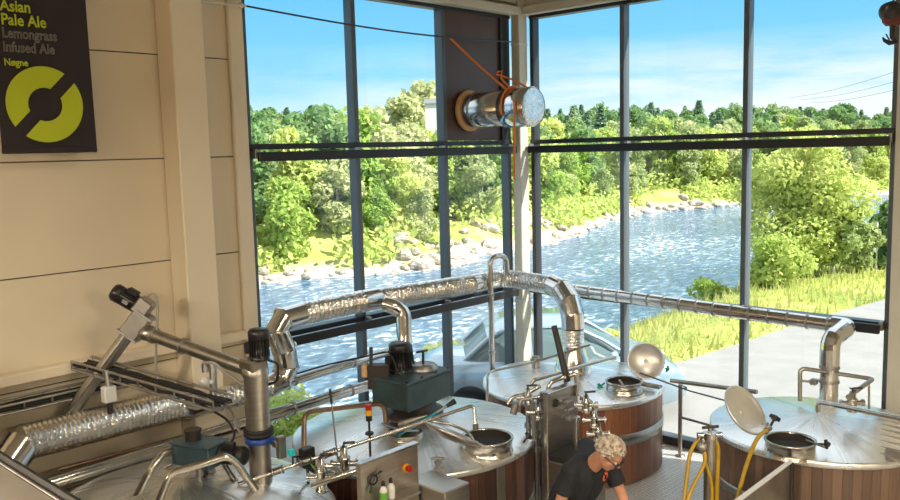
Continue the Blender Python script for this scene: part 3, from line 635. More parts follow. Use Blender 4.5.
# ---- the parked car
def car():
    H = Vector((.72, .69, 0)).normalized(); L = Vector((-H.y, H.x, 0)); front = Vector((-6.42, 11.98, -.30)); c = front-H*2.02
    T = lambda x, y, z: c+H*x+L*y+UP*z
    t = thing('parked_car', 'silver-blue hatchback parked outside the corner of the glazing', 'car', c)
    def loft(st, closed=True):
        b = MB(); n = len(st[0]); vs = [T(*p) for ring in st for p in ring]; fs = []
        for i in range(len(st)-1):
            for k in range(n-1): fs.append((i*n+k, i*n+k+1, (i+1)*n+k+1, (i+1)*n+k))
        b.add(vs, fs); b.add([T(*p) for p in st[0]], [tuple(range(n))], 0, False); b.add([T(*p) for p in st[-1]], [tuple(reversed(range(n)))], 0, False); return b
    st = []
    for x, w_, zt, zb in ((-2.05,.66,.72,.35),(-1.98,.76,.90,.26),(-1.7,.84,.96,.22),(-.9,.87,.97,.20),(.2,.87,.97,.20),(1.0,.86,.97,.20),(1.3,.85,.93,.20),(1.65,.81,.84,.22),(1.9,.73,.73,.26),(2.02,.62,.60,.32)):
        st.append([(x,-w_*.94,zb),(x,-w_,zb+.12),(x,-w_,zt-.22),(x,-w_*.96,zt-.06),(x,-w_*.86,zt),(x,0,zt+.03),(x,w_*.86,zt),(x,w_*.96,zt-.06),(x,w_,zt-.22),(x,w_,zb+.12),(x,w_*.94,zb)])
    part(loft(st), 'body', M['carpaint'], t)
    st = []
    for x, wb, wr, zr in ((-1.35,.68,.62,.97),(-1.0,.77,.62,1.28),(-.75,.79,.64,1.41),(-.3,.80,.66,1.46),(.25,.80,.64,1.45),(.75,.78,.60,1.20),(1.15,.74,.62,.98)):
        st.append([(x,-wb,.94),(x,-(wb*.55+wr*.45),.94+(zr-.94)*.5),(x,-wr,zr-.02),(x,0,zr+.02),(x,wr,zr-.02),(x,wb*.55+wr*.45,.94+(zr-.94)*.5),(x,wb,.94)])
    part(loft(st), 'window_glass', M['glassdark'], t)
    st = []
    for x, wr, zr in ((-1.0,.63,1.29),(-.75,.66,1.435),(-.3,.68,1.485),(.25,.66,1.475)):
        st.append([(x,-wr,zr-.06),(x,-wr*.93,zr),(x,0,zr+.02),(x,wr*.93,zr),(x,wr,zr-.06)])
    part(loft(st), 'roof', M['carpaint'], t)
    for s in (-1, 1):
        part(MB().tube([T(1.12,s*.74,.97), T(.72,s*.66,1.22), T(.25,s*.67,1.45)], .03, 6), 'windscreen_pillar', M['carpaint'], t)
        part(MB().tube([T(-.35,s*.81,.95), T(-.38,s*.68,1.46)], .03, 6), 'door_pillar', M['carpaint'], t)
        part(MB().tube([T(-1.35,s*.68,.96), T(-1.0,s*.68,1.27), T(-.75,s*.67,1.41)], .04, 6), 'rear_pillar', M['carpaint'], t)
        part(MB().ball(T(.85,s*.93,1.03), .1, 10, sc=(.6,1,.7)), 'wing_mirror', M['carpaint'], t)
        part(MB().ball(T(1.87,s*.58,.66), .13, 10, sc=(1,1,.55)), 'headlight', M['white'], t)
        for x in (-1.28, 1.28):
            wlab = MB().lathe([(.0,-.10),(.19,-.10),(.21,-.08),(.29,-.09),(.31,-.05),(.31,.05),(.29,.09),(.21,.08),(.19,.10),(0,.10)], 24, T(x, s*.80, .31), L)
            part(wlab, 'wheel', M['rubber'], t)
    part(MB().box((-.01,-.01,-.01),(.01,.01,.01), 0, Matrix.Translation(T(2.02,0,.45)) @ Matrix.Rotation(math.atan2(H.y,H.x),4,'Z') @ Matrix.Diagonal((2,26,6,1))), 'number_plate', M['white'], t)
car()
# ------------------------------------------------------------------ the vessels
def star_knob(p, axis, parent, m=None, s=1.0):
    """clamping knob: stem, hub and three lobes"""
    a = Vector(axis).normalized(); p = Vector(p); b = MB().cyl(p, p+a*.07*s, .010*s, n=8)
    o1 = a.orthogonal().normalized(); o2 = a.cross(o1); h = p+a*.08*s; b.cyl(h-a*.02*s, h+a*.02*s, .022*s, n=10)
    for k in range(3):
        t = k*2.094; d = o1*math.cos(t)+o2*math.sin(t); b.tube([h, h+d*.04*s], [.014*s, .017*s], 8)
    return part(b, 'clamp_knob', m or M['black'], parent)
def manhole(t, c, r, h=.11, zb=None):
    c = Vector(c); zb = c.z
    part(MB().lathe([(r+.012, -.02), (r+.004, .008), (r, .014), (r, h-.012), (r+.012, h-.010), (r+.012, h+.004), (r-.010, h+.004), (r-.010, h-.03)], 40, (c.x, c.y, zb)), 'manhole_collar', M['steel'], t)
    part(MB().lathe([(0, h-.05), (r*.6, h-.05), (r-.013, h-.048), (r-.013, h-.004)], 40, (c.x, c.y, zb)), 'painted_opening_shade', M['dark'], t, 'dark round opening')  # shallow dark disc in place of the unlit tank interior
def lid_disc(t, c, r, nrm, hinge_dir, knob=None, name='manhole_lid', m_=None):
    """dished round lid seen from its inner side, with a rolled rim and a small centre boss"""
    n = Vector(nrm).normalized(); c = Vector(c)
    b = MB().lathe([(0, -.045), (r*.35, -.042), (r*.75, -.022), (r*.95, .0), (r, .012), (r+.012, .012), (r+.015, .0), (r+.005, -.015), (r*.78, -.040), (r*.35, -.060), (0, -.064)], 40, c, n)
    o = part(b, name, m_ or M['steel_satin'], t)
    part(MB().lathe([(0, -.030), (.016, -.031), (.022, -.036), (.024, -.05)], 16, c, n), 'lid_boss', M['steel_satin'], o)
    hd = Vector(hinge_dir).normalized()
    part(MB().tube([c+hd*(r-.02)-n*.02, c+hd*(r+.06)-n*.02], .016, 8).cyl(c+hd*(r+.05)-n*.02+n.cross(hd)*.07, c+hd*(r+.05)-n*.02-n.cross(hd)*.07, .014, n=10), 'lid_hinge', M['steel_dull'], o)
    if knob: star_knob(c+Vector(knob).normalized()*(r+.0), Vector(knob), o, M['green_knob'] if name == 'manhole_lid' else M['black'], .9)
    return o
def vessel(name, label, c, R, H, apex, body_m, hoops, seam=None, cone=.0, dome=False):
    x, y = c; t = thing(name, label, 'tank', (x, y, 0))
    part(MB().lathe([(R-.03, .0), (R, .03), (R, H-.02)], 96, (x, y, 0)), 'staved_wall', body_m, t)
    for z0, z1 in hoops: part(MB().lathe([(R+.001, z0), (R+.012, z0+.003), (R+.012, z1-.003), (R+.001, z1)], 96, (x, y, 0)), 'metal_hoop', M['steel_dull'], t, 'wide metal hoop')
    if dome: prof = [(R+.02, H-.02), (R+.02, H+.01)]+[(R*math.cos(a), H+.01+apex*math.sin(a)) for a in [R_(k) for k in range(6, 91, 6)]]
    else: prof = [(R+.01, H-.055), (R+.028, H-.05), (R+.028, H+.002), (R+.01, H+.008), (R*.6, H+apex*.5), (R*.25, H+apex*.92), (.0, H+apex)]
    part(MB().lathe(prof, 96, (x, y, 0)), 'steel_top', M['lid'], t, 'brushed steel top plate')
    if seam is not None:
        dx, dy = math.cos(seam), math.sin(seam)
        part(MB().rbox((R-.02, -.055, .02), (R+.012, .055, H-.03), .004, 0, Matrix.Translation((x, y, 0)) @ Matrix.Rotation(seam, 4, 'Z')), 'joint_plate', M['steel_dull'], t)
    return t
def ztop(c, R, H, apex, p): return H+apex*max(0, 1-math.hypot(p[0]-c[0], p[1]-c[1])/R)
# --- tank by the end window
C2 = (-5.86, 8.355); R2 = 1.07; H2 = .97; A2 = .10
t = vessel('brewing_tank', 'red-brown wooden tank behind the bending man, steel top and mid hoop', C2, R2, H2, A2, M['wood_mid'], [(.47, .60)])
tank_mid = t
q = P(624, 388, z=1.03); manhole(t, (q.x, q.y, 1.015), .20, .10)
l = P(646, 361, d=10.05); ld = lid_disc(t, l, .205, TOWARD*.80-RIGHT*.12+UP*.25, -UP-RIGHT*.3, knob=RIGHT*.85-UP*.35)
star_knob((q.x-.23, q.y-.05, 1.06), -RIGHT*.6-UP*.3+TOWARD*.4, t, M['green_knob'])
part(MB().tube([(q.x-.03, q.y-.05, 1.13), (q.x+.0, q.y, 1.05), (q.x-.02, q.y, 1.02)], .012, 8), 'drain_pipe', M['white'], t)
part(MB().rbox((q.x-.02, q.y+.19, 1.03), (q.x+.34, q.y+.28, 1.06), .005), 'lid_bracket', M['galv'], t)
q = P(536, 370, z=1.0); part(MB().cyl((q.x, q.y, .98), (q.x, q.y, 1.12), .055, n=18).cyl((q.x, q.y, 1.12), (q.x, q.y, 1.145), .075, n=18).cyl((q.x, q.y, 1.145), (q.x, q.y, 1.18), .05, n=18), 'capped_nozzle', M['steel_dull'], t)
# --- tank in front of the left window
C1 = (-6.02, 5.80); R1 = 1.20; H1 = .97; A1 = .20
t = vessel('brewing_tank', 'dark wooden tank with broad steel top under the teal mixer gearbox', C1, R1, H1, A1, M['wood_front'], [(.30, .40)], seam=math.atan2(P(508, 470, z=.9).y-C1[1], P(508, 470, z=.9).x-C1[0]))
tank_front = t
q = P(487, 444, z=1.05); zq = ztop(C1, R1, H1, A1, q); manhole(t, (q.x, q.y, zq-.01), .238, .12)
l = P(452, 433, d=7.35); lid_disc(t, l, .235, RIGHT*.40+UP*.90+TOWARD*-.25, RIGHT*.93-UP*.36, m_=M['panel'])
part(MB().tube(rounded([l+RIGHT*-.17+UP*.11, l+RIGHT*-.02+UP*.10-TOWARD*-.05, l+RIGHT*.14+UP*.01, l+RIGHT*.2-UP*.10], .05), .014, 8), 'lid_handle', M['steel'], t)
star_knob((q.x+.30*RIGHT.x+.05, q.y+.30*RIGHT.y, zq+.06), RIGHT*.5+UP*.6, t)
q = P(438, 464, z=1.02); zq = ztop(C1, R1, H1, A1, q)
part(MB().cyl((q.x, q.y, zq-.01), (q.x, q.y, zq+.045), .026, n=12).cyl((q.x, q.y, zq+.045), (q.x, q.y, zq+.055), .038, n=12).tube([(q.x, q.y, zq+.05), (q.x, q.y, zq+.10)], .010, 8).tube([Vector((q.x, q.y, zq+.085))-RIGHT*.06, Vector((q.x, q.y, zq+.085))+RIGHT*.06], .012, 8), 'wing_nut_port', M['steel_dull'], t)
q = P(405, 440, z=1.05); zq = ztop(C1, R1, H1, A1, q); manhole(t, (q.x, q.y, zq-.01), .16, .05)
part(MB().lathe([(0, .01), (.15, .008), (.185, 0), (.185, -.012), (0, -.01)], 32, Vector((q.x, q.y, zq+.10))-RIGHT*.04, UP*.92+TOWARD*-.18+RIGHT*.2), 'hatch_cover', M['steel_dull'], t, 'round brownish hatch cover left ajar')
part(MB().tube([Vector((q.x, q.y, zq+.115))-RIGHT*.05, Vector((q.x, q.y, zq+.2))+RIGHT*.22], [.05, .012], 8), 'hatch_arm', M['steel_dull'], t)
# --- right tank
C3 = (-2.93, 8.34); R3 = .99; H3 = 1.0; A3 = .12
t = vessel('brewing_tank', 'grey-brown clad tank at lower right with open tilted lid', C3, R3, H3, A3, M['wood_right'], [(.46, .55)])
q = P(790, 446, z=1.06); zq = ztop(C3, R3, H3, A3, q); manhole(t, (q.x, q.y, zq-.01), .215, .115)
l = P(745, 410, d=7.85); lid_disc(t, l, .235, TOWARD*.58+UP*.60+RIGHT*.52, RIGHT*.76-UP*.6)
star_knob(P(770, 427, d=7.8), UP*.8+RIGHT*.4, t, None, 1.2); star_knob(P(818, 444, d=7.5), RIGHT*.9-UP*.05, t, None, 1.0)
part(MB().tube([P(806, 440, d=7.6), P(824, 447, d=7.45)], .010, 6), 'clamp_arm', M['steel_dull'], t)
q = P(893, 452, z=1.08); part(MB().rbox((q.x-.06, q.y-.03, 1.03), (q.x+.1, q.y+.03, 1.10), .006), 'lug', M['steel_dull'], t)
for k in range(7): 
    qa = P(880, 416+k*5, z=1.09); part(MB().rbox((qa.x, qa.y-.008, ztop(C3, R3, H3, A3, qa)-.01), (qa.x+.28, qa.y+.008, ztop(C3, R3, H3, A3, qa)+.012), .002), 'tread_strip', M['steel_dull'], t)
# --- nearest vessel, lower left
C4 = (-6.0, 3.22); R4 = 1.18; H4 = .92
t = vessel('brewing_tank', 'dome-topped steel vessel at lower left below the small blue gearbox', C4, R4, H4, .34, M['steel_dull'], [], dome=True)
tank_dome = t
q = P(193, 492, d=6.6)
# ------------------------------------------------------------------ foil ducts
def foil(path, r, step=.016, amp=.05, n=24, mtl=None, seed=1, rib=True):
    rg = random.Random(seed); p = dense(path, step); rr = []
    for i in range(len(p)): rr.append(r*(1+(amp*(1 if i % 2 else -1) if rib else 0)+rg.uniform(-amp, amp)*.25))
    mb = MB().tube(p, rr, n, 0, smooth=not rib)
    if rib:   # small dents all over the foil
        mb.v = [tuple(v[k]+rg.uniform(-1, 1)*r*amp*.30 for k in range(3)) for v in mb.v]
    return mb
def bands(pts, r, axis_pts, parent, m):
    for p, a in zip(pts, axis_pts): part(MB().cyl(p-a*.02, p+a*.02, r+.012, n=24), 'joint_band', m, parent)
XD = -7.2
t = thing('foil_duct', 'large crinkled foil duct along the left window down to the lower left wall', 'duct', (XD, 5, 1.3))
pA0 = Vector((-7.02, 2.10, 1.22)); pA1 = P(22, 443, x=XD); pA2 = P(178, 404, x=XD); pB0 = P(205, 403, x=XD); pB1 = P(268, 386, x=XD)
part(foil([pA1, pA2], .150, .020, .028, seed=3), 'insulated_section', M['foil'], t)
part(foil([pA0, pA1+(pA0-pA1)*.1, pA1], .148, .08, .004, rib=False, seed=4), 'elbow', M['clad'], t)
part(MB().tube([pA2, pA2.lerp(pB0, .35)+Vector((0, 0, -.02)), pA2.lerp(pB0, .7)+Vector((0, 0, -.01)), pB0], [.152, .150, .130, .115], 24), 'reducer', M['clad'], t)
part(foil([pB0, pB1], .112, .028, .07, seed=5), 'ribbed_section', M['foil'], t)
el = [pB1, P(281, 380, x=XD), P(287, 366, x=XD), P(284, 348, x=XD+.03), P(276, 332, x=XD+.03), P(283, 319, x=XD), P(302, 313.5, x=XD)]
part(MB().tube(el, [.118, .125, .128, .128, .128, .126, .122], 24, smooth=False), 'segmented_elbow', M['clad'], t)
for i in (1, 2, 3, 4, 5): part(MB().cyl(el[i]-(el[i+1]-el[i-1]).normalized()*.008, el[i]+(el[i+1]-el[i-1]).normalized()*.008, .135, n=24), 'seam_ring', M['clad'], t)
pM0 = el[-1]; pM1 = Vector((XD, 8.62, 2.07)); pBr = P(368, 300, x=XD)
part(foil([pM0, pBr-Vector((0, .08, 0))], .118, .028, .065, seed=6), 'foil_run', M['foil'], t)
part(MB().cyl(pBr-Vector((0, .1, 0)), pBr+Vector((0, .12, 0)), .128, n=24), 'tee_band', M['clad'], t)
part(foil([pBr+Vector((0, .1, 0)), Vector((XD, 8.05, 2.08))], .116, .028, .065, seed=7), 'foil_run', M['foil'], t)
part(MB().cyl((XD, 8.02, 2.08), (XD, 8.14, 2.08), .126, n=24), 'joint_band', M['clad'], t)
bend = rounded([(XD, 8.12, 2.08), (XD, 8.60, 2.08), (-6.95, 8.66, 2.08), (-6.25, 8.52, 2.08)], .25, 8)
part(foil(bend, .115, .026, .045, seed=8), 'corner_run', M['foil'], t)
down = [Vector((-6.27, 8.525, 2.08)), Vector((-6.10, 8.48, 2.05)), Vector((-5.96, 8.43, 1.93)), Vector((-5.885, 8.40, 1.76)), Vector((-5.87, 8.395, 1.60))]
part(MB().tube(down, .142, 24, smooth=False), 'segmented_elbow', M['clad'], t)
for i in (1, 2, 3): part(MB().cyl(down[i]-(down[i+1]-down[i-1]).normalized()*.008, down[i]+(down[i+1]-down[i-1]).normalized()*.008, .149, n=24), 'seam_ring', M['clad'], t)
sx_, sy_ = C2[0]-.0, C2[1]+.01
part(foil([(sx_, sy_, 1.60), (sx_, sy_, 1.38)], .138, .018, .02, seed=9), 'stack_sleeve', M['foil'], t)
part(MB().lathe([(.145, 1.40), (.150, 1.37), (.215, 1.14), (.225, 1.12), (.225, 1.03)], 32, (sx_, sy_, 0)), 'stack_cone', M['clad'], t)
br = rounded([pBr, P(390, 305, x=-6.95), P(404, 312, x=-6.85), P(404, 345, x=-6.75), (P(404, 345, x=-6.75)+Vector((0, 0, -.65)))], .16, 8)
t2 = thing('branch_duct', 'smooth steel elbow pipe dropping from the foil duct behind the mixer motor', 'duct', br[-1])
part(MB().tube(br[2:], .088, 20), 'bent_pipe', M['clad'], t2); part(MB().cyl(br[-1]+Vector((0, 0, .0)), br[-1]+Vector((0, 0, .03)), .11, n=20), 'flange', M['steel_dull'], t2)
# thin jointed duct along the end wall to the right tank
sq = P(829, 400, z=1.10); SX, SY = -3.03, 8.92
t = thing('jointed_duct', 'thin jointed sheet-metal duct along the end window, elbowing down onto the right tank', 'duct', (SX, SY, 1.05))
YD = 9.30; a0 = Vector((-6.95, YD, 1.905)); a1 = P(848, 327, y=YD-.02)
part(MB().tube([a0, a1+(a0-a1).normalized()*.12], .078, 20), 'straight_run', M['clad'], t)
n = 17
for i in range(n+1):
    p = a0.lerp(a1, .02+.93*i/n); part(MB().cyl(p-Vector((.012, 0, 0)), p+Vector((.012, 0, 0)), .084, n=20), 'joint_ring', M['galv'], t)
a2 = Vector((SX, SY, a1.z-.08)); e1 = rounded([a1+(a0-a1).normalized()*.16, a1, a2, a2-Vector((0, 0, .30))], .10, 4)
part(MB().tube(e1, .100, 20, smooth=False), 'elbow', M['clad'], t)
part(MB().cyl(a2-Vector((0, 0, .28)), (SX, SY, 1.04), .092, n=20), 'down_pipe', M['clad'], t)
for z in (a2.z-.30, 1.30): part(MB().cyl((SX, SY, z), (SX, SY, z+.03), .102, n=20), 'joint_ring', M['galv'], t)
part(MB().rbox((SX-.15, SY-.14, 1.28), (SX-.085, SY-.06, 1.34), .008).cyl((SX-.09, SY-.1, 1.31), (SX-.22, SY-.14, 1.31), .014, n=8), 'side_cock', M['steel_dull'], t)
# inverted U pipe next to the corner
t = thing('swan_neck_pipe', 'tall thin inverted U pipe rising between tanks into the silver duct', 'pipe', (-7.03, 8.22, 0))
part(MB().tube(rounded([(-7.05, 8.24, 0), (-7.05, 8.24, 2.42), (-7.0, 8.50, 2.42), (-7.0, 8.52, 2.16)], .12, 8), .036, 14), 'bent_pipe', M['steel'], t)
for z in (1.9, 1.15): part(MB().cyl((-7.05, 8.24, z), (-7.05, 8.24, z+.03), .045, n=14), 'joint_ring', M['steel_dull'], t)
# two straight pipes low along the left window
def pipe(name, label, pts, r, m, cat='pipe', rings=(), rad=.06, ringm=None):
    pts = [Vector(p) for p in pts]; t = thing(name, label, cat, pts[0])
    path = rounded(pts, rad) if len(pts) > 2 else pts
    part(MB().tube(path, r, 14), 'tube', m, t)
    for f in rings:
        p = pts[0].lerp(pts[-1], f); d = (pts[-1]-pts[0]).normalized(); part(MB().cyl(p-d*.012, p+d*.012, r*1.14, n=14), 'joint_ring', ringm or M['galv'], t)
    return t
pipe('straight_pipe', 'upper of two bright straight pipes low along the left window', [P(232, 399, x=-7.28), P(392, 351, x=-7.28)], .050, M['clad'], rings=(.35, .72))
pipe('straight_pipe', 'lower and longer of two bright straight pipes low along the left window', [P(40, 487, x=-7.05), P(386, 379.5, x=-7.05)], .062, M['clad'], rings=(.3, .48, .66, .86))
pipe('power_cable', 'black cable running along the upper straight pipe to the mixer motor', [P(250, 387, x=-7.2), P(330, 364, x=-7.2), P(386, 352, x=-7.05), P(394, 353, d=8.75)], .010, M['cable'], 'cable')
pipe('thin_pipe', 'thin pale pipe low on the left wall below the long straight pipe', [P(58, 470, x=-7.2), P(200, 432, x=-7.2)], .018, M['copper'])
pipe('thin_pipe', 'thin steel pipe slanting beneath the U-shaped tubes at lower left', [P(100, 500, d=6.9), P(176, 462, d=7.0), P(214, 452, d=7.0)], .012, M['steel_dull'])
# vent cylinder through the brown panel
vb = P(467, 111, x=WX-.05); t = thing('vent_cylinder', 'shiny round vent cylinder sticking out of the brown panel', 'duct', (vb.x, vb.y, vb.z-.2))
part(MB().lathe([(.222, 0), (.222, .70), (.215, .705)], 40, (vb.x, vb.y, vb.z), (1, 0, 0)).lathe([(.236, .69), (.248, .70), (.248, 1.10), (.236, 1.115)], 40, (vb.x, vb.y, vb.z), (1, 0, 0)), 'shell', M['clad'], t)
ec = MB(); ec.lathe([(.240, 1.105), (.21, 1.122), (.15, 1.115), (.05, 1.128), (0, 1.12)], 40, (vb.x, vb.y, vb.z), (1, 0, 0)); part(ec, 'end_cap', M['foil'], t, 'crumpled foil end cap')
part(MB().torus((vb.x+.05, vb.y, vb.z), .238, .036, (1, 0, 0)), 'foam_collar', M['foam'], t, 'orange foam collar against the panel')
part(MB().lathe([(.226, .18), (.238, .19), (.238, .21), (.226, .22)], 40, (vb.x, vb.y, vb.z), (1, 0, 0)), 'joint_ring', M['steel_dull'], t)
# orange strap
xs_ = vb.x+.80; t = thing('orange_strap', 'orange lashing strap slung round the vent cylinder and hanging down', 'strap', (xs_, vb.y, vb.z))
s0 = P(450, 38, x=WX+.03)
def ribbon(pts, w_, th=.006):
    pts = [Vector(p) for p in pts]; b = MB()
    return b.tube(pts, w_, 6)
part(ribbon([s0, P(477, 64, x=WX+.25), P(500, 84, x=WX+.6), P(514, 96, x=xs_)], .016), 'upper_strap', M['orange'], t)
part(ribbon([P(496, 74, x=WX+.55), P(514, 80, x=xs_-.05), P(528, 88, x=xs_+.08)], .013), 'cross_strap', M['orange'], t)
part(ribbon([P(497, 72, x=WX+.55), P(502, 71, x=WX+.6), P(501, 78, x=WX+.6), P(512, 90, x=xs_)], .014), 'loose_end', M['orange'], t)
lp = [Vector((xs_, vb.y+.264*math.cos(a), vb.z+.264*math.sin(a))) for a in [R_(k) for k in range(-20, 201, 20)]]
part(ribbon(lp, .014), 'loop', M['orange'], t)
hx = P(514.5, 100, d=10.36)
part(ribbon([hx, P(514.5, 180, d=10.36)], .014), 'hanging_end', M['orange'], t)
# wires and conduit up at the left
p0 = P(246, 6, x=WX+.12); p1 = P(512, 42, x=WX+.15)
solo(MB().tube([p0.lerp(p1, i/20)+Vector((0, 0, -.06*math.sin(math.pi*i/20))) for i in range(21)], .011, 6), 'tension_wire', M['wire'], 'thin dark wire strung across the top of the left glazing', 'wire')
solo(MB().tube([P(187, -2, x=WX+.32), P(200, 1, x=WX+.2), P(246, 6, x=WX+.12)], .014, 8).ball(P(241, 5.5, x=WX+.12), .03, 8), 'wire_conduit', M['column'], 'pale conduit from wall post to the top of the glazing', 'conduit')
# ------------------------------------------------------------------ banner
XB = WX+.26; bl = P(4, 153, x=XB); br_ = P(97, 152, x=XB); b0, b1 = bl.y-.015, br_.y; zb = (bl.z+br_.z)/2; zt = zb+1.95
t = thing('hanging_banner', 'dark hanging banner with lime lettering and a slashed lime ring', 'banner', (XB, (b0+b1)/2, zb))
b = MB(); nx, nz_ = 16, 30; vs = []
for i in range(nx+1):
    for j in range(nz_+1): vs.append((XB+.012*math.sin(i*.55+j*.08)*(1-j/nz_*.3), b0+(b1-b0)*i/nx-.085*(1-0)*(j/nz_)*1.0*0, zb+(zt-zb)*j/nz_))
fs = [(i*(nz_+1)+j, (i+1)*(nz_+1)+j, (i+1)*(nz_+1)+j+1, i*(nz_+1)+j+1) for i in range(nx) for j in range(nz_)]
part(b.add(vs, fs), 'cloth', M['banner'], t)
part(MB().rbox((XB-.012, b0, zb-.005), (XB+.014, b1, zb+.05), .008), 'bottom_rod', M['banner'], t)
part(MB().tube([(XB, b0-.03, zt), (XB, b1+.03, zt)], .018, 10), 'top_rod', M['black'], t)
for yy in (b0+.1, b1-.1): part(MB().tube([(XB, yy, zt), (XB, yy, ZC-.01)], .005, 6), 'hanging_cord', M['cable'], t)
XP = XB+.018
def bp(px, py): q = P(px, py, x=XP); return q.y, q.z
cy, cz = bp(45.5, 104.5); ro = abs(bp(84, 104)[0]-bp(7, 104)[0])/2; ri = ro*.44
b = MB(); ga = R_(46); half = math.asin(min(.9, .20)); 
def arc(a0, a1):
    pts = []; nseg = 40
    for i in range(nseg+1):
        a = a0+(a1-a0)*i/nseg; pts.append(a)
    vs = []
    for a in pts: vs += [(XP, cy+ro*math.cos(a), cz+ro*math.sin(a)), (XP, cy+ri*math.cos(a), cz+ri*math.sin(a))]
    b.add(vs, [(2*i, 2*i+1, 2*i+3, 2*i+2) for i in range(nseg)], 0, False)
# the slash: a straight bar of bare cloth across the ring, so trim the arc ends by its half width
hw = ro*.17
def ringhalf(sgn):
    vs = []; nseg = 48; ao = math.asin(hw/ro); ai = math.asin(hw/ri)
    for i in range(nseg+1):
        f = i/nseg
        for rr, aa in ((ro, ao), (ri, ai)):
            a = (aa+(math.pi-2*aa)*f)
            x_, y_ = rr*math.cos(a), sgn*rr*math.sin(a)
            vs.append((XP, cy+x_*math.cos(ga)-y_*math.sin(ga), cz+x_*math.sin(ga)+y_*math.cos(ga)))
    b.add(vs, [(2*i, 2*i+1, 2*i+3, 2*i+2) for i in range(nseg)], 0, False)
ringhalf(1); ringhalf(-1)
part(b, 'ring_emblem', M['lime'], t, 'lime ring cut by a slanting bar')
def text(body, y, z, size, m, parent, name, bold=.0, sxx=1.0, outline=False):
    cu = bpy.data.curves.new(name, 'FONT'); cu.body = body; cu.size = size; cu.extrude = .0; cu.bevel_depth = bold*.75; cu.bevel_resolution = 0
    if outline: cu.fill_mode = 'NONE'; cu.bevel_depth = size*.022; cu.bevel_resolution = 0; cu.extrude = 0
    o = bpy.data.objects.new(name, cu); COL.objects.link(o)
    dg = bpy.context.evaluated_depsgraph_get(); me = bpy.data.meshes.new_from_object(o.evaluated_get(dg)); bpy.data.objects.remove(o)
    off = wloc(parent)
    # text x -> +y of the wall, text y -> z, facing +x
    me.transform(Matrix(((0, 0, 1, XP+.002-off.x), (sxx, 0, 0, y-off.y), (0, 1, 0, z-off.z), (0, 0, 0, 1))))
    me.materials.clear(); me.materials.append(m); ob = bpy.data.objects.new(name, me); COL.objects.link(ob); ob.parent = parent; return ob
hpx = abs(bp(2, 40)[1]-bp(2, 41)[1])
for body, px, py, sz, m_, bd, ol in (('Asian', 0, 10, 15, 'lime', .004, False), ('Pale Ale', 1, 24, 15, 'lime', .004, False), ('Lemongrass', 2, 37, 13.5, 'pale_ink', 0, True), ('Infused Ale', 3, 51, 13.5, 'pale_ink', 0, True), ('Nøgne', 4, 65, 9.5, 'lime', .003, False)):
    y, z = bp(px, py); text(body, y, z, sz*hpx*1.06, M[m_], t, 'lettering', bd, .86 if not ol else .80, ol)
# ------------------------------------------------------------------ the grain screw conveyor
def motor(parent, base, axis, r, L, name='motor', side=None):
    """finned electric motor: body with cooling fins, fan cowl, end bell and terminal box"""
    a = Vector(axis).normalized(); base = Vector(base); o1 = (Vector(side) if side else a.orthogonal()); o1 = (o1-a*o1.dot(a)).normalized(); o2 = a.cross(o1)
    b = MB().lathe([(r*.95, 0), (r*.98, L*.10), (r*.80, L*.12), (r*.80, L*.66), (r*1.0, L*.68), (r*1.02, L*.90), (r*.85, L*.98), (r*.3, L), (0, L)], 28, base, a); b.cyl(base-a*.004, base, r*.95, n=28)
    o = part(b, name, M['motor'], parent, 'black finned electric motor')
    f = MB()
    for k in range(20):
        th = k*2*math.pi/20; d = o1*math.cos(th)+o2*math.sin(th); s = a.cross(d)
        p = [base+a*L*.12+d*r*.78-s*.003, base+a*L*.66+d*r*.78-s*.003, base+a*L*.66+d*r*.98-s*.003, base+a*L*.12+d*r*.98-s*.003]; q2 = [v+s*.006 for v in p]
        f.add(p+q2, [(0,1,2,3),(7,6,5,4),(3,2,6,7),(0,3,7,4),(1,5,6,2)], 0, False)
    part(f, 'cooling_fins', M['motor'], o)
    Mx = Matrix((o1, o2, a)).transposed().to_4x4(); Mx.translation = base
    part(MB().rbox((r*.75, -r*.42, L*.2), (r*1.35, r*.42, L*.58), .008, 0, Mx), 'terminal_box', M['motor'], o)
    part(MB().box((-r*.3, -r*1.0, L*.30), (r*.15, -r*.985, L*.50), 0, Mx), 'rating_plate', M['galv'], o)
    return o
t = thing('screw_conveyor', 'slanting steel screw conveyor tube with black motor on its upper end', 'conveyor', P(70, 418, d=7.35))
q0, q1 = P(62, 424, d=7.35), P(137, 322, d=7.35); dr = (q1-q0).normalized()
part(MB().tube([q0, q1], .058, 18), 'tube', M['steel_dull'], t)
part(MB().tube([q0.lerp(q1, .02), q0.lerp(q1, .94)], .012, 8).tube([q0+TOWARD*.055, q1+TOWARD*.055], .010, 6), 'seam_strip', M['steel'], t)
hb = P(137, 324, d=7.33); ax2 = dr; o1 = TOWARD; o1 = (o1-ax2*o1.dot(ax2)).normalized(); o2 = ax2.cross(o1)
Mh = Matrix((o1, o2, ax2)).transposed().to_4x4(); Mh.translation = hb
part(MB().rbox((-.085, -.085, -.12), (.085, .085, .12), .012, 0, Mh), 'head_box', M['steel_dull'], t)
part(MB().rbox((-.095, -.10, -.125), (.095, .10, -.105), .004, 0, Mh).rbox((-.095, -.10, .10), (.095, .10, .12), .004, 0, Mh), 'head_flange', M['galv'], t)
mb0 = P(143, 308, d=7.33); mdir = (P(118, 290, d=7.33)-P(146, 306, d=7.33)).normalized()
part(MB().rbox((-.08, -.07, -.06), (.08, .07, .09), .015, 0, Matrix.Translation(mb0) @ Mh.to_3x3().to_4x4()), 'gear_head', M['steel_dull'], t)
motor(t, mb0+mdir*.03, mdir, .078, .27, side=UP)
part(MB().tube(rounded([P(147, 296, d=7.25), P(154, 293, d=7.25), P(158, 305, d=7.25), P(156, 345, d=7.25), P(156, 384, d=7.3)], .06), .011, 8), 'cable', M['greywire'], t)
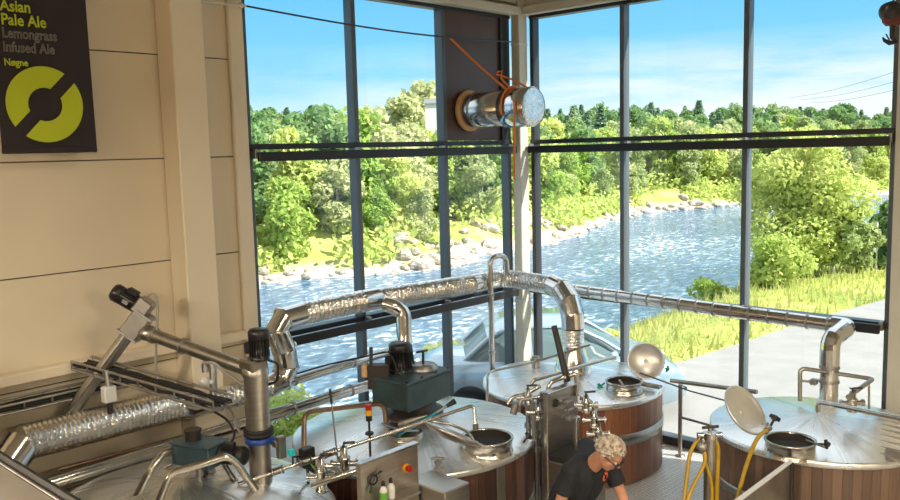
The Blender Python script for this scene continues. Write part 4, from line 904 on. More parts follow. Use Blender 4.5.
t3 = thing('transfer_pipe', 'sloping steel transfer pipe from conveyor head to the upright feed pipe', 'pipe', P(200, 356, d=7.1))
r0, r1 = P(150, 334, d=7.28), P(252, 371, d=6.85)
part(MB().tube([r0, r1], .056, 18), 'tube', M['steel_dull'], t3)
for f in (.04, .34, .96):
    p = r0.lerp(r1, f); d = (r1-r0).normalized(); part(MB().cyl(p-d*.012, p+d*.012, .072, n=18), 'joint_clamp', M['galv'], t3)
part(MB().ball(P(148, 333, d=7.28), .085, 14, sc=(1, 1, .8)), 'inlet_elbow', M['steel_dull'], t3)
part(MB().tube(rounded([P(205, 363, d=6.95), P(214, 362, d=6.9), P(222, 370, d=6.9), P(240, 383, d=6.8), P(252, 388, d=6.75), P(258, 380, d=6.72)], .05), .013, 8), 'hose', M['greywire'], t3)
t = thing('feed_pipe', 'upright steel feed pipe with black motor on top and blue clamp', 'pipe', P(262, 498, d=6.75))
D5 = 6.78; u0 = P(262, 496, d=D5); u1 = P(262, 440, d=D5); u2 = P(259, 428, d=D5); u3 = P(258.5, 371, d=D5)
u1.x, u1.y = u0.x, u0.y; u2.x, u2.y = u0.x, u0.y; u3.x, u3.y = u0.x, u0.y
part(MB().cyl(u2, u3+Vector((0, 0, .03)), .095, n=28), 'upper_tube', M['panel'], t)
part(MB().cyl(u1, u3*0+u0+Vector((0, 0, .02)), .088, n=28), 'lower_tube', M['steel_dull'], t)
part(MB().lathe([(.088, .02), (.10, .0), (.105, -.05), (.07, -.12), (.06, -.25)], 28, u0), 'outlet_cone', M['steel_dull'], t)
part(MB().lathe([(.09, -.005), (.118, .0), (.118, .018), (.10, .022), (.10, .03), (.118, .034), (.118, .052), (.09, .056)], 28, u2-Vector((0, 0, .03))), 'rubber_sleeve', M['rubber'], t)
part(MB().lathe([(.09, -.045), (.108, -.04), (.108, .0), (.09, .005)], 28, u1+Vector((0, 0, .045))).rbox((.09, -.03, -.03), (.15, .03, .01), .006, 0, Matrix.Translation(u1+Vector((0, 0, .035))) @ Matrix.Rotation(R_(35), 4, 'Z')), 'clamp', M['blue'], t)
part(MB().lathe([(.105, .0), (.105, .05), (.08, .08), (.06, .10), (.06, .14)], 28, u3), 'top_cap', M['steel_dull'], t)
part(MB().rbox((-.10, -.09, .04), (.09, .07, .13), .015, 0, Matrix.Translation(u3)), 'gear_head', M['steel_dull'], t)
motor(t, u3+Vector((.04, .02, .13)), (0, 0, 1), .082, .245, side=-RIGHT)
part(MB().tube(rounded([u3+Vector((.1, .06, .12)), u3+Vector((.17, .1, .10)), u3+Vector((.15, .1, -.05)), u3+Vector((.04, .09, -.09))], .05), .011, 8), 'cable', M['cable'], t)
va = P(281, 447, d=6.65); part(MB().rbox((va.x-.025, va.y-.035, va.z-.09), (va.x+.03, va.y+.035, va.z+.09), .008).rbox((va.x-.05, va.y-.05, va.z+.0), (va.x+.0, va.y-.02, va.z+.05), .006), 'valve_actuator', M['steel_dull'], t)
part(MB().cyl(u1+RIGHT*.09, va, .018, n=10), 'valve_stem', M['steel_dull'], t)
vb2 = P(291.5, 452.5, d=6.62); part(MB().rbox((vb2.x-.02, vb2.y-.025, vb2.z-.025), (vb2.x+.02, vb2.y+.025, vb2.z+.025), .005), 'indicator', mat('cyan_indicator', (.02, .55, .62), .4), t, 'small cyan indicator')
# ------------------------------------------------------------------ mixer gearboxes
t = thing('mixer_gearbox', 'teal mixer gearbox with upright black motor on the tank in front of the left window', 'machine', (C1[0], C1[1], H1+A1))
gz0 = H1+A1
part(MB().lathe([(.30, -.03), (.30, .03), (.24, .035), (.22, .12), (.20, .16)], 36, (C1[0], C1[1], gz0)), 'base_flange', M['darkbox'], t)
gc = P(411, 392, d=8.62); ang = math.atan2(gc.y-C1[1], gc.x-C1[0])
MG = Matrix.Translation((C1[0]+.0, C1[1]-.02, gz0+.12)) @ Matrix.Rotation(R_(6), 4, 'Z')
part(MB().rbox((-.24, -.34, .0), (.24, .34, .27), .012, 0, MG), 'gear_housing', M['teal'], t)
part(MB().rbox((-.25, -.37, .27), (.25, .35, .295), .006, 0, MG), 'housing_cover', M['teal'], t)
bl_ = MB()
for sx_ in (-.22, .22):
    for sy_ in (-.33, -.1, .12, .32): bl_.cyl(MG @ Vector((sx_, sy_, .295)), MG @ Vector((sx_, sy_, .31)), .012, n=6)
part(bl_, 'cover_bolt', M['darkbox'], t, kind=None)
part(MB().lathe([(.15, 0), (.15, .03), (.13, .035), (.13, .05), (.05, .055), (0, .055)], 32, MG @ Vector((.02, .17, .295))), 'shaft_flange', M['galv'], t)
mm0 = P(400, 375, d=8.5); mm0.z = gz0+.42
motor(t, P(401, 372, d=8.55), (0, 0, 1), .115, .31, side=-RIGHT)
part(MB().rbox((-.09, -.09, -.10), (.09, .09, .03), .01, 0, Matrix.Translation(P(401, 373, d=8.55))), 'motor_foot', M['teal'], t)
sb = P(378, 374, d=8.45); part(MB().rbox((-.10, -.07, -.14), (.12, .07, .10), .01, 0, Matrix.Translation(sb) @ Matrix.Rotation(YAW, 4, 'Z')), 'switch_box', M['darkbox'], t, 'dark bronze switch box at the left side')
part(MB().rbox((-.16, -.06, -.02), (-.10, .06, .10), .01, 0, Matrix.Translation(sb) @ Matrix.Rotation(YAW, 4, 'Z')), 'plug', M['foam'], t)
part(MB().tube([P(371, 368, d=8.4), P(371, 347, d=8.4)], .018, 8), 'lever', M['darkbox'], t)
hd = MG @ Vector((.02, .17, .35)); part(MB().tube([hd, hd+UP*.13], .014, 8).tube([hd+UP*.12-RIGHT*.07, hd+UP*.14+RIGHT*.05], .012, 8).tube([hd+UP*.0-RIGHT*.10, hd+UP*.20-RIGHT*.12], .012, 8), 'lifting_handle', M['darkbox'], t)
part(MB().tube(rounded([P(388, 351, d=8.45), P(394, 360, d=8.4), P(398, 374, d=8.38), P(390, 378, d=8.4)], .05), .009, 6), 'cable', M['cable'], t)
t = thing('mixer_gearbox', 'small dull-blue gearbox over the dome-topped vessel at lower left', 'machine', (C4[0], C4[1], H4+.3))
gq = P(200, 452, d=6.70)
MG2 = Matrix.Translation((gq.x, gq.y, gq.z-.09)) @ Matrix.Rotation(YAW-R_(25), 4, 'Z')
part(MB().rbox((-.19, -.12, .0), (.19, .12, .17), .012, 0, MG2), 'gear_housing', M['teal_blue'], t)
part(MB().rbox((-.20, -.13, .17), (.20, .13, .185), .005, 0, MG2), 'housing_cover', M['teal_blue'], t)
part(MB().cyl(MG2 @ Vector((-.06, 0, .185)), MG2 @ Vector((-.06, 0, .255)), .062, n=20).cyl(MG2 @ Vector((-.06, 0, .255)), MG2 @ Vector((-.06, 0, .27)), .068, n=20), 'oil_cap', M['darkbox'], t)
part(MB().cyl(MG2 @ Vector((-.02, 0, 0)), MG2 @ Vector((-.02, 0, -.34)), .028, n=14).cyl(MG2 @ Vector((-.02, 0, -.12)), MG2 @ Vector((-.02, 0, -.16)), .05, n=14).cyl(MG2 @ Vector((-.02, 0, -.24)), MG2 @ Vector((-.02, 0, -.28)), .045, n=14), 'drive_shaft', M['steel_dull'], t)
part(MB().tube([MG2 @ Vector((-.02, .10, -.02)), MG2 @ Vector((-.02, .16, -.36))], .05, 14).lathe([(.16, 0), (.16, .02), (.05, .03)], 24, MG2 @ Vector((-.02, 0, -.36))), 'support_neck', M['steel_dull'], t)
motor(t, MG2 @ Vector((.19, .02, .09)), MG2.to_3x3() @ Vector((1, .15, 0)), .075, .22, side=UP)
# ------------------------------------------------------------------ bent tubes and rods around the vessels
pipe('bent_tube', 'outer U-shaped steel tube left of the small blue gearbox', [P(132, 506, d=6.45), P(151, 468, d=6.5), P(166, 451, d=6.6), P(184, 452, d=6.75), P(192, 470, d=6.8)], .030, M['steel'])
pipe('bent_tube', 'long wavy steel tube arching over the dome in front of the blue gearbox', [P(158, 504, d=6.2), P(170, 473, d=6.25), P(203, 464, d=6.35), P(226, 456, d=6.4), P(236, 462, d=6.45), P(247, 478, d=6.5), P(256, 490, d=6.55)], .028, M['steel'])
pipe('bent_tube', 'short steel tube leg right of the small blue gearbox', [P(219, 452, d=6.75), P(226, 466, d=6.75), P(237, 484, d=6.7)], .026, M['steel'])
g0 = P(216, 410, x=-7.25); pipe('gooseneck_pipe', 'dull grey gooseneck pipe standing before the left wall post', [P(214, 412, d=7.5), P(213, 368, d=7.5), P(210, 360, d=7.5), P(205, 364, d=7.5), P(206, 372, d=7.5)], .034, M['galv'])
solo(MB().ball(P(205, 382, d=7.45), .05, 12, sc=(.7, 1, 1)).cyl(P(205, 382, d=7.45), P(212, 382, d=7.48), .02, n=8), 'round_sensor', M['white'], 'small round white sensor beside the gooseneck pipe', 'sensor')
pipe('pipe_frame', 'reddish bent pipe hoop over the tank left of the signal light', [P(304, 486, d=7.4), P(304, 412, d=7.7), P(340, 408, d=8.0), P(384, 403, d=8.3), P(386, 424, d=8.3)], .024, M['copper'], rad=.10)
w0, w1, w2, w3 = P(238, 484, d=6.6), P(345, 448, d=7.0), P(474, 405, d=7.55), P(475.5, 424, d=7.50)
t = thing('spray_rod', 'long pale rod running across the front tank and bending down at its right end', 'pipe', w2)
part(MB().tube(rounded([w0, w1, w2, w3], .05), .016, 12), 'rod', M['steel'], t)
part(MB().cyl(w3, w3-Vector((0, 0, .05)), .026, n=12), 'foot', M['steel_dull'], t)
for f in (.35, .62, .85):
    p = w0.lerp(w1, f); d = (w1-w0).normalized(); part(MB().cyl(p-d*.03, p+d*.03, .030, n=12).cyl(p-d*.05, p-d*.042, .036, n=12).cyl(p+d*.042, p+d*.05, .036, n=12), 'coupling', M['steel_dull'], t)
part(MB().tube([w0.lerp(w1, .5), w0.lerp(w1, .5)+UP*.07, w0.lerp(w1, .5)+UP*.075+RIGHT*.07], .009, 8), 'valve_lever', M['black'], t)
cb = P(307, 457, d=6.9); t = thing('control_box', 'small black switch box on a thin post beside the long rod', 'box', (cb.x, cb.y, .9))
part(MB().rbox((cb.x-.04, cb.y-.06, cb.z-.08), (cb.x+.04, cb.y+.06, cb.z+.08), .01), 'housing', M['black'], t)
part(MB().tube([(cb.x, cb.y, cb.z-.07), (cb.x, cb.y, .92)], .012, 8), 'post', M['black'], t)
part(MB().tube([P(311, 464, d=6.86), P(318, 474, d=6.8), P(327, 475, d=6.75), P(334, 466, d=6.75)], .006, 6), 'green_lead', M['green'], t)
ds = P(338, 462, d=6.95); dt = P(330, 389, d=6.95); t = thing('dipstick', 'thin upright dipstick with a dark top left of the signal light', 'rod', ds)
part(MB().tube([ds, dt], .007, 8), 'rod', M['steel'], t); part(MB().tube([ds.lerp(dt, .80), dt], .010, 8), 'grip', M['black'], t)
sl = P(371, 474, d=7.2); t = thing('signal_light', 'red and amber signal light on a thin black pole', 'lamp', sl); top = P(371, 402, d=7.2)
part(MB().tube([sl, (sl.x, sl.y, top.z-.13)], .010, 8), 'pole', M['black'], t)
for nm, m_, a, b_ in (('red_lens', 'red', 0, -.045), ('amber_lens', 'amber', -.047, -.092), ('base', 'black', -.094, -.14)): part(MB().cyl((sl.x, sl.y, top.z+b_), (sl.x, sl.y, top.z+a), .027, n=16), nm, M[m_], t)
part(MB().cyl((sl.x, sl.y, top.z-.26), (sl.x, sl.y, top.z-.24), .036, n=16), 'collar', M['black'], t)
def valve(label, p, h, r=.034, handle=True):
    p = Vector(p); t = thing('sanitary_valve', label, 'valve', p)
    part(MB().lathe([(r, 0), (r*1.25, .005), (r*1.25, .02), (r, .025), (r, h*.55), (r*1.2, h*.58), (r*1.2, h*.66), (r*.8, h*.70), (r*.7, h), (0, h)], 18, p), 'body', M['steel'], t)
    part(MB().tube([p+UP*h*.45-RIGHT*.10, p+UP*h*.45+RIGHT*.10], r*.6, 12).cyl(p+UP*h*.45-RIGHT*.11, p+UP*h*.45-RIGHT*.09, r*.85, n=12).cyl(p+UP*h*.45+RIGHT*.09, p+UP*h*.45+RIGHT*.11, r*.85, n=12), 'side_port', M['steel'], t)
    if handle: part(MB().tube([p+UP*h, p+UP*(h+.03), p+UP*(h+.035)+RIGHT*.09], .011, 8).tube([p+UP*(h+.02)-TOWARD*.05, p+UP*(h+.02)+TOWARD*.05], .009, 8), 'handle', M['darkbox'], t)
    return t
valve('left one of two upright valves behind the near control panel', P(322, 492, d=6.6), .27, .040)
valve('right one of two upright valves behind the near control panel', P(345, 477, d=6.75), .25, .040)
pipe('cross_tube', 'short steel tube joining the two valves behind the near panel', [P(322, 466, d=6.62), P(333, 466, d=6.65), P(340, 472, d=6.66), P(345, 474, d=6.7)], .020, M['steel'])
pipe('drain_tube', 'short steel tube below the left valve', [P(312, 486, d=6.45), P(332, 479, d=6.4), P(360, 470, d=6.35)], .022, M['steel'])
# ------------------------------------------------------------------ near control panel with bottles
XPn = -4.52; A = P(360, 463, x=XPn); B = P(418, 447, x=XPn); zt_ = (A.z+B.z)/2
t = thing('control_cabinet', 'steel control panel with red stop button at bottom centre', 'panel', ((A.x), (A.y+B.y)/2, 0))
part(MB().rbox((XPn-.05, A.y, .02), (XPn, B.y, zt_), .006), 'cabinet', M['panel'], t)
part(MB().rbox((XPn-.055, A.y-.01, zt_), (XPn+.012, B.y+.01, zt_+.015), .004), 'top_edge', M['steel'], t)
b = P(407, 468, x=XPn+.01); part(MB().cyl((XPn, b.y, b.z), (XPn+.012, b.y, b.z), .032, n=20), 'button_ring', M['amber'], t); part(MB().cyl((XPn+.012, b.y, b.z), (XPn+.04, b.y, b.z), .020, n=16).cyl((XPn+.03, b.y, b.z), (XPn+.045, b.y, b.z), .026, n=16), 'stop_button', M['red'], t)
b = P(374, 480, x=XPn+.02); part(MB().torus((XPn+.015, b.y, b.z), .035, .007, (1, 0, 0), 20, 8).tube([(XPn+.015, b.y+.02, b.z+.03), (XPn+.03, b.y+.07, b.z+.05)], .008, 8).tube([(XPn+.015, b.y-.02, b.z-.03), (XPn+.03, b.y-.05, b.z-.08)], .008, 8), 'cable_loop', M['cable'], t)
b = P(389, 492, x=XPn+.02); sh = zt_-.30
part(MB().rbox((XPn, A.y+.05, sh-.02), (XPn+.14, B.y-.12, sh), .004), 'shelf', M['panel'], t)
part(MB().rbox((XPn-.16, B.y+.015, .02), (XPn+.26, B.y+.30, zt_-.33), .01), 'side_table', M['panel'], t)
def bottle(label, y, capm, lab):
    t = thing('spray_bottle', label, 'bottle', (XPn+.07, y, sh))
    o = (XPn+.07, y, sh+.001)
    part(MB().lathe([(0, 0), (.026, 0), (.029, .01), (.029, .085), (.022, .105), (.011, .115), (.011, .13), (0, .13)], 20, o), 'body', M['white'], t)
    part(MB().lathe([(.0295, .02), (.0295, .075)], 20, o), 'label', M[lab], t)
    part(MB().lathe([(.014, .122), (.014, .15), (.008, .16), (0, .16)], 14, o), 'cap', M[capm], t)
by = P(388, 490, x=XPn+.07).y
bottle('small white bottle with green label, left of the pair on the control panel', by-.045, 'black', 'green'); bottle('small white bottle with plain label, right of the pair on the control panel', by+.03, 'black', 'white')
# ------------------------------------------------------------------ rear control panel between the tanks
XQ = -4.62; A = P(547, 394, x=XQ); B = P(578, 383.5, x=XQ); zt2 = (A.z+B.z)/2; yb = B.y
t = thing('control_stand', 'upright steel control stand behind the man between two tanks', 'panel', (XQ, (A.y+B.y)/2, 0))
part(MB().rbox((XQ-.05, A.y, .02), (XQ, yb, zt2), .006), 'back_plate', M['panel'], t)
part(MB().rbox((XQ-.06, A.y-.01, zt2), (XQ+.03, yb+.01, zt2+.02), .004), 'top_edge', M['steel'], t)
zs_ = P(560, 448, x=XQ).z
part(MB().rbox((XQ+.001, A.y+.0, zs_-.06), (XQ+.30, yb+.1, zs_), .01), 'shelf', M['rubber'], t)
part(MB().rbox((XQ+.001, A.y-.0, .02), (XQ+.26, yb+.08, zs_-.065), .01), 'lower_cabinet', M['panel'], t)
q = P(576, 446, x=XQ+.12); part(MB().cyl((q.x, q.y, zs_), (q.x, q.y, zs_+.30), .030, n=16).cyl((q.x, q.y, zs_+.28), (q.x, q.y, zs_+.31), .042, n=16), 'filter_tube', M['steel'], t)
q = P(556, 403, x=XQ+.01); part(MB().torus((XQ+.012, q.y, q.z), .03, .007, (1, 0, 0), 18, 8), 'cable_loop', M['cable'], t)
for k, (px, py) in enumerate(((568, 402), (569, 410), (570, 418))):
    q = P(px, py, x=XQ+.03); part(MB().rbox((XQ, q.y-.05, q.z-.02), (XQ+.06, q.y+.05, q.z+.02), .006), 'bracket', M['galv'], t)
q0, q1 = P(554, 326, d=8.55), P(569, 388, d=8.35); t = thing('dark_lever', 'dark slanting bar rising from the control stand in front of the steel stack', 'lever', q1)
part(MB().tube([q0, q1], [.030, .036], 10), 'bar', M['darkbox'], t); part(MB().cyl(q1, q1-UP*.25, .02, n=10), 'pivot', M['steel_dull'], t)
pipe('bent_tube', 'small steel hoop tube above the rear control stand', [P(548, 393, d=8.1), P(549, 383, d=8.1), P(561, 378, d=8.15), P(566, 377, d=8.15)], .022, M['steel'], rad=.05)
pipe('bent_tube', 'small steel hoop tube at the right corner of the rear control stand', [P(569, 376, d=8.2), P(576, 373, d=8.2), P(577, 396, d=8.2)], .022, M['steel'], rad=.05)
pipe('spray_rod', 'thin steel rod across the tank by the end window, ending near its stack', [P(531, 384, d=8.6), P(534, 380, d=8.6), P(615, 356.5, d=9.4)], .020, M['steel'])
pipe('tank_rail', 'thin rail curving round the left of the tank by the end window', [P(487.5, 402, d=9.6), P(487.5, 374, d=9.6), P(492, 371, d=9.7), P(535, 362, d=10.0), P(590, 345, d=10.2)], .014, M['steel'], 'rail', rad=.08)
for k, (px, y0, y1, dd) in enumerate(((528, 396, 470, 8.3), (536, 402, 478, 8.2), (542, 392, 480, 8.25))):
    a = P(px, y0, d=dd); t = thing('riser_pipe', ('left', 'middle', 'right')[k]+' one of three upright pipes between front tank and control stand', 'pipe', (a.x, a.y, 0), 'upright pipes beside the control stand')
    part(MB().tube([(a.x, a.y, 0), a], .026, 12), 'tube', M['steel_dull'], t)
    for zz in (a.z-.1, a.z-.32, a.z-.5): part(MB().cyl((a.x, a.y, zz), (a.x, a.y, zz+.05), .040, n=12), 'coupling', M['galv'], t)
valve('valve with cross handle on the left upright pipe', P(528, 405, d=8.15), .16, .032)
valve('valve with cross handle on the middle upright pipe', P(538, 420, d=8.05), .16, .032)
pipe('manifold_tube', 'horizontal steel tube linking the upright pipes to the front tank edge', [P(508, 404, d=8.2), P(512, 397, d=8.2), P(526, 394, d=8.2), P(540, 386, d=8.25)], .020, M['steel'], rad=.04)
pipe('manifold_tube', 'dark bent tube hanging down from the upright pipes', [P(519, 412, d=8.1), P(520, 400, d=8.1), P(532, 398, d=8.1), P(534, 440, d=8.1)], .018, M['steel_dull'], rad=.04)
solo(MB().tube([P(513, 414, d=8.0), P(516, 404, d=8.0)], .034, 12), 'short_pipe_stub', M['steel'], 'short slanting steel stub on the rim of the front tank', 'pipe')
for k, (px, py, nm) in enumerate(((586, 405, 'topmost'), (594, 420, 'middle'), (598, 434, 'lowest'))):
    p = P(px, py+8, d=7.9); t = valve(nm+' fitting of the bright valve cluster right of the control stand', p, .17, .036, k != 1)
pipe('manifold_tube', 'wavy steel tube behind the bright valve cluster', [P(580, 398, d=8.0), P(590, 400, d=8.0), P(596, 412, d=8.0), P(590, 430, d=8.0), P(600, 445, d=8.0), P(601, 470, d=8.0)], .020, M['steel'], rad=.05)
# teal brush lying over the front tank
a, b = P(398, 436, d=8.0), P(452, 403, d=8.15); t = thing('cleaning_brush', 'long teal-handled brush with black grip leaning across the front tank', 'brush', a)
part(MB().tube([a, a.lerp(b, .72)], .013, 8), 'handle', M['teal_brush'], t); part(MB().tube([a.lerp(b, .70), a.lerp(b, .9)], .012, 8), 'shaft', M['galv'], t)
part(MB().tube([a.lerp(b, .90), b.lerp(a, -.06)], [.018, .030], 8), 'grip', M['black'], t)
# ------------------------------------------------------------------ cable trays
def tray(label, a, b, wdt, side, cables, seed=0):
    a, b = Vector(a), Vector(b); d = (b-a).normalized(); s = Vector(side).normalized(); t = thing('cable_tray', label, 'cable tray', a.lerp(b, .5))
    for k in (0, 1):
        o = s*wdt*k; part(MB().tube([a+o, b+o], .012, 6).tube([a+o+UP*.07, b+o+UP*.07], .012, 6), 'side_rail', M['galv'], t)
    L = (b-a).length; n = max(2, int(L/.22))
    for i in range(n+1):
        p = a.lerp(b, i/n); part(MB().tube([p+UP*.07, p, p+s*wdt, p+s*wdt+UP*.07], .009, 6), 'rung', M['galv'], t)
    rg = random.Random(seed)
    for k in range(cables):
        o = s*wdt*(k+.6)/(cables+.3); pts = [a.lerp(b, i/14)+o+UP*(.022+.02*rg.random())+s*rg.uniform(-.02, .02) for i in range(15)]
        c = solo(MB().tube(pts, rg.uniform(.010, .016), 6), 'power_cable', M['cable'], 'black cable lying in the '+label.split(' tray')[0]+' tray', 'cable', 'cables in the '+label.split(' tray')[0]+' tray')
    return t
ta, tb = P(92, 364, z=1.98), P(233, 404, z=1.86)
tray('slanting cable tray passing behind the conveyor tube', ta, tb, .20, (tb-ta).cross(UP)*1, 6, 2)
tray('wall cable tray under the cream ledge at far left', Vector((WX+.06, .5, 1.74)), Vector((WX+.06, 3.45, 1.74)), .20, (1, 0, 0), 6, 3)
q = P(109, 394, d=7.15); t = thing('junction_box', 'small pale junction box below the conveyor tube', 'box', q)
part(MB().rbox((q.x-.04, q.y-.055, q.z-.07), (q.x+.04, q.y+.055, q.z+.07), .01), 'housing', M['white'], t); part(MB().tube([(q.x, q.y, q.z-.07), (q.x, q.y, q.z-.17)], .026, 10), 'stub', M['darkbox'], t)
part(MB().tube([(q.x, q.y, q.z+.07), (q.x-.02, q.y, q.z+.20)], .022, 10), 'support', M['galv'], t)
pipe('loose_cable', 'black cable drooping from the end of the slanting tray', [P(190, 398, d=7.1), P(215, 412, d=6.95), P(228, 420, d=6.85), P(236, 436, d=6.8), P(226, 448, d=6.75)], .010, M['cable'], 'cable')
pipe('loose_cable', 'thin grey cable looping beside the feed pipe', [P(222, 402, d=7.0), P(233, 412, d=6.9), P(236, 428, d=6.85), P(246, 438, d=6.8)], .008, M['greywire'], 'cable')
# ------------------------------------------------------------------ right: rails, hoses, fittings
ph = P(680, 456, z=0.0); yr = ph.y; t = thing('handrail', 'dark steel handrail with one post by the end window', 'rail', (ph.x, ph.y, 0))
h0, h1 = P(671, 380.5, y=yr), P(757, 392, y=yr-.15)
part(MB().tube([(ph.x, yr, 0), (ph.x, yr, P(680, 384, y=yr).z)], .026, 12), 'post', M['steel_dull'], t)
part(MB().tube([h0, h1], .026, 12), 'top_rail', M['steel_dull'], t); part(MB().tube([(ph.x, yr, P(680, 417, y=yr).z), P(716, 427, y=yr-.05)], .016, 10), 'mid_rail', M['steel_dull'], t)
part(MB().lathe([(.06, 0), (.06, .01), (.03, .02)], 16, (ph.x, yr, 0)), 'base_plate', M['steel_dull'], t)
solo(MB().tube([P(640, 373, d=9.7), P(690, 391, d=9.0), P(727, 401, d=8.1)], .009, 6), 'safety_cable', M['wire'], 'thin steel cable strung from the far tank lid to the right tank lid', 'cable')
r0 = P(800, 401, d=8.75); r1_ = P(800, 368, d=8.75); t = thing('handrail', 'bent steel handrail behind the downpipe on the right tank', 'rail', r0)
part(MB().tube(rounded([r0, r1_, P(873, 379, d=8.7), P(848, 397, d=7.9)], .06), .022, 12), 'bent_rail', M['steel_dull'], t)
part(MB().tube([P(869, 380, d=8.65), P(869, 409, d=8.65)], .012, 8), 'post', M['steel_dull'], t)
pipe('spray_rod', 'steel rod crossing the right tank to the picture edge', [P(818, 412, d=7.7), P(818, 401.5, d=7.7), P(905, 419.5, d=6.9)], .022, M['steel'], rad=.05)
valve('brass-coloured valve on the right tank beside the downpipe', P(852, 412, d=8.05), .20, .040)
hp = P(709, 497, d=6.9); t = thing('hose_stand', 'steel hose post with valve at its top left of the right tank', 'post', (hp.x, hp.y, 0)); ht = P(708, 436, d=6.9)
part(MB().tube([(hp.x, hp.y, 0), (hp.x, hp.y, ht.z)], .045, 16), 'post', M['steel_dull'], t)
part(MB().cyl((hp.x, hp.y, ht.z), (hp.x, hp.y, ht.z+.05), .055, n=16).tube([Vector((hp.x, hp.y, ht.z+.03))-RIGHT*.10, Vector((hp.x, hp.y, ht.z+.03))+RIGHT*.10], .022, 12).tube([Vector((hp.x, hp.y, ht.z+.05)), Vector((hp.x, hp.y, ht.z+.09))], .015, 8), 'valve_body', M['steel'], t)
part(MB().tube([Vector((hp.x, hp.y, ht.z+.09))-RIGHT*.06, Vector((hp.x, hp.y, ht.z+.10))+RIGHT*.07], .012, 8), 'lever', M['black'], t)
part(MB().ball(Vector((hp.x, hp.y, ht.z-.07))-RIGHT*.06, .045, 12), 'gauge', M['galv'], t)
def hose(label, pts, r=.016):
    pts = [Vector(p) for p in pts]; t = thing('yellow_hose', label, 'hose', pts[-1], 'yellow hoses'); part(MB().tube(rounded(pts, .25, 8), r, 10), 'tube', M['yellow_hose'], t)
    part(MB().tube([pts[0], pts[0]+(pts[1]-pts[0]).normalized()*.06], r*1.35, 10), 'coupling', M['steel_dull'], t); return t
hose('yellow hose looping down left from the hose post', [P(703, 434, d=6.9), P(690, 450, d=6.85), P(684, 500, d=6.75), P(684, 520, d=6.7)])
hose('yellow hose crossing to lower left in front of the hose post', [P(704, 440, d=6.86), P(706, 462, d=6.83), P(692, 488, d=6.75), P(684, 510, d=6.7)])
hose('thick yellow hose hanging straight down at right of the hose post', [P(712, 434, d=6.9), P(718, 446, d=6.9), P(717, 480, d=6.9), P(716, 515, d=6.9)], .020)
hose('yellow hose hanging thinly close beside the hose post', [P(708, 436, d=6.86), P(703, 455, d=6.84), P(713, 485, d=6.84), P(711, 515, d=6.84)], .014)
hose('yellow hose running from the right manhole down over the tank side', [P(770, 428, d=7.6), P(757, 437, d=7.45), P(746, 465, d=7.25), P(737, 500, d=7.1)], .018)
zp = 1.05; a, b = P(722, 511, z=zp), P(790, 460.5, z=zp)
dvec = (b-a).normalized(); t = thing('splash_guard', 'sheet steel splash guard with bright top edge at lower right', 'panel', a.lerp(b, .5)*Vector((1, 1, 0)) if False else Vector(((a.x+b.x)/2, (a.y+b.y)/2, 0)))
Ms = Matrix.Translation((a.x, a.y, 0)) @ Matrix.Rotation(math.atan2(dvec.y, dvec.x), 4, 'Z'); L = (b-a).length
part(MB().rbox((0, -.008, .0), (L, .008, zp-.02), .003, 0, Ms), 'sheet', M['steel_dull'], t)
part(MB().rbox((-.01, -.022, zp-.02), (L+.01, .022, zp), .006, 0, Ms), 'top_edge', M['white'], t)
part(MB().rbox((L-.02, -.03, 0), (L+.03, .03, zp-.021), .006, 0, Ms), 'end_post', M['darkbox'], t)
# hoist hook top right
hk = P(893, 14, d=6.6); t = thing('hoist_hook', 'dark red hoist block with hook hanging at the top right', 'hoist', hk)
part(MB().rbox((-.075, -.05, -.09), (.075, .05, .08), .03, 0, Matrix.Translation(hk) @ Matrix.Rotation(YAW, 4, 'Z')), 'block', M['hoist'], t)
part(MB().lathe([(0, -.06), (.06, -.055), (.075, -.04), (.075, .04), (.06, .055), (0, .06)], 24, hk-RIGHT*.02+UP*.02, TOWARD), 'sheave', M['motor'], t)
part(MB().tube([hk, (hk.x, hk.y, ZC-.01)], .008, 8), 'chain', M['motor'], t)
hb = hk-UP*.09; part(MB().tube([hb, hb-UP*.07, hb-UP*.09-RIGHT*.0, hb-UP*.125+RIGHT*.03, hb-UP*.13-RIGHT*.02, hb-UP*.11-RIGHT*.06, hb-UP*.085-RIGHT*.075], [.022, .02, .018, .022, .020, .014, .005], 10).tube([hb-UP*.11-RIGHT*.02, hb-UP*.06-RIGHT*.05], .006, 6), 'hook', M['motor'], t)
# ------------------------------------------------------------------ the man
def capsule(mb, p0, p1, r0, r1, n=16):
    p0, p1 = Vector(p0), Vector(p1); d = (p1-p0); L = d.length; d.normalize(); pr = []
    for k in range(0, 7): a = math.pi/2*k/6; pr.append((r0*math.sin(a), -r0*math.cos(a)))
    for k in range(0, 7): a = math.pi/2*k/6; pr.append((r1*math.cos(a), L+r1*math.sin(a)))
    pr[0] = (1e-4, pr[0][1]); pr[-1] = (1e-4, pr[-1][1]); return mb.lathe(pr, n, p0, d)
def fuse(mb, voxel, smooth_it=4):
    me = bpy.data.meshes.new('tmp'); me.from_pydata(mb.v, [], mb.f); o = bpy.data.objects.new('tmp', me); COL.objects.link(o)
    r = o.modifiers.new('r', 'REMESH'); r.mode = 'VOXEL'; r.voxel_size = voxel
    s = o.modifiers.new('s', 'SMOOTH'); s.iterations = smooth_it; s.factor = .5
    dg = bpy.context.evaluated_depsgraph_get(); m2 = bpy.data.meshes.new_from_object(o.evaluated_get(dg)); bpy.data.objects.remove(o)
    out = MB(); out.v = [tuple(v.co) for v in m2.vertices]; out.f = [tuple(p.vertices) for p in m2.polygons]; out.mi = [0]*len(out.f); out.sm = [True]*len(out.f); bpy.data.meshes.remove(m2); return out
FACE = R_(-14); RM = Matrix.Rotation(FACE, 4, 'Z')
hw_ = P(609, 452, d=6.2); HL = Vector((.44, 0, 1.56)); org = hw_-RM @ HL; org.z = 0
T = Matrix.Translation(org) @ RM
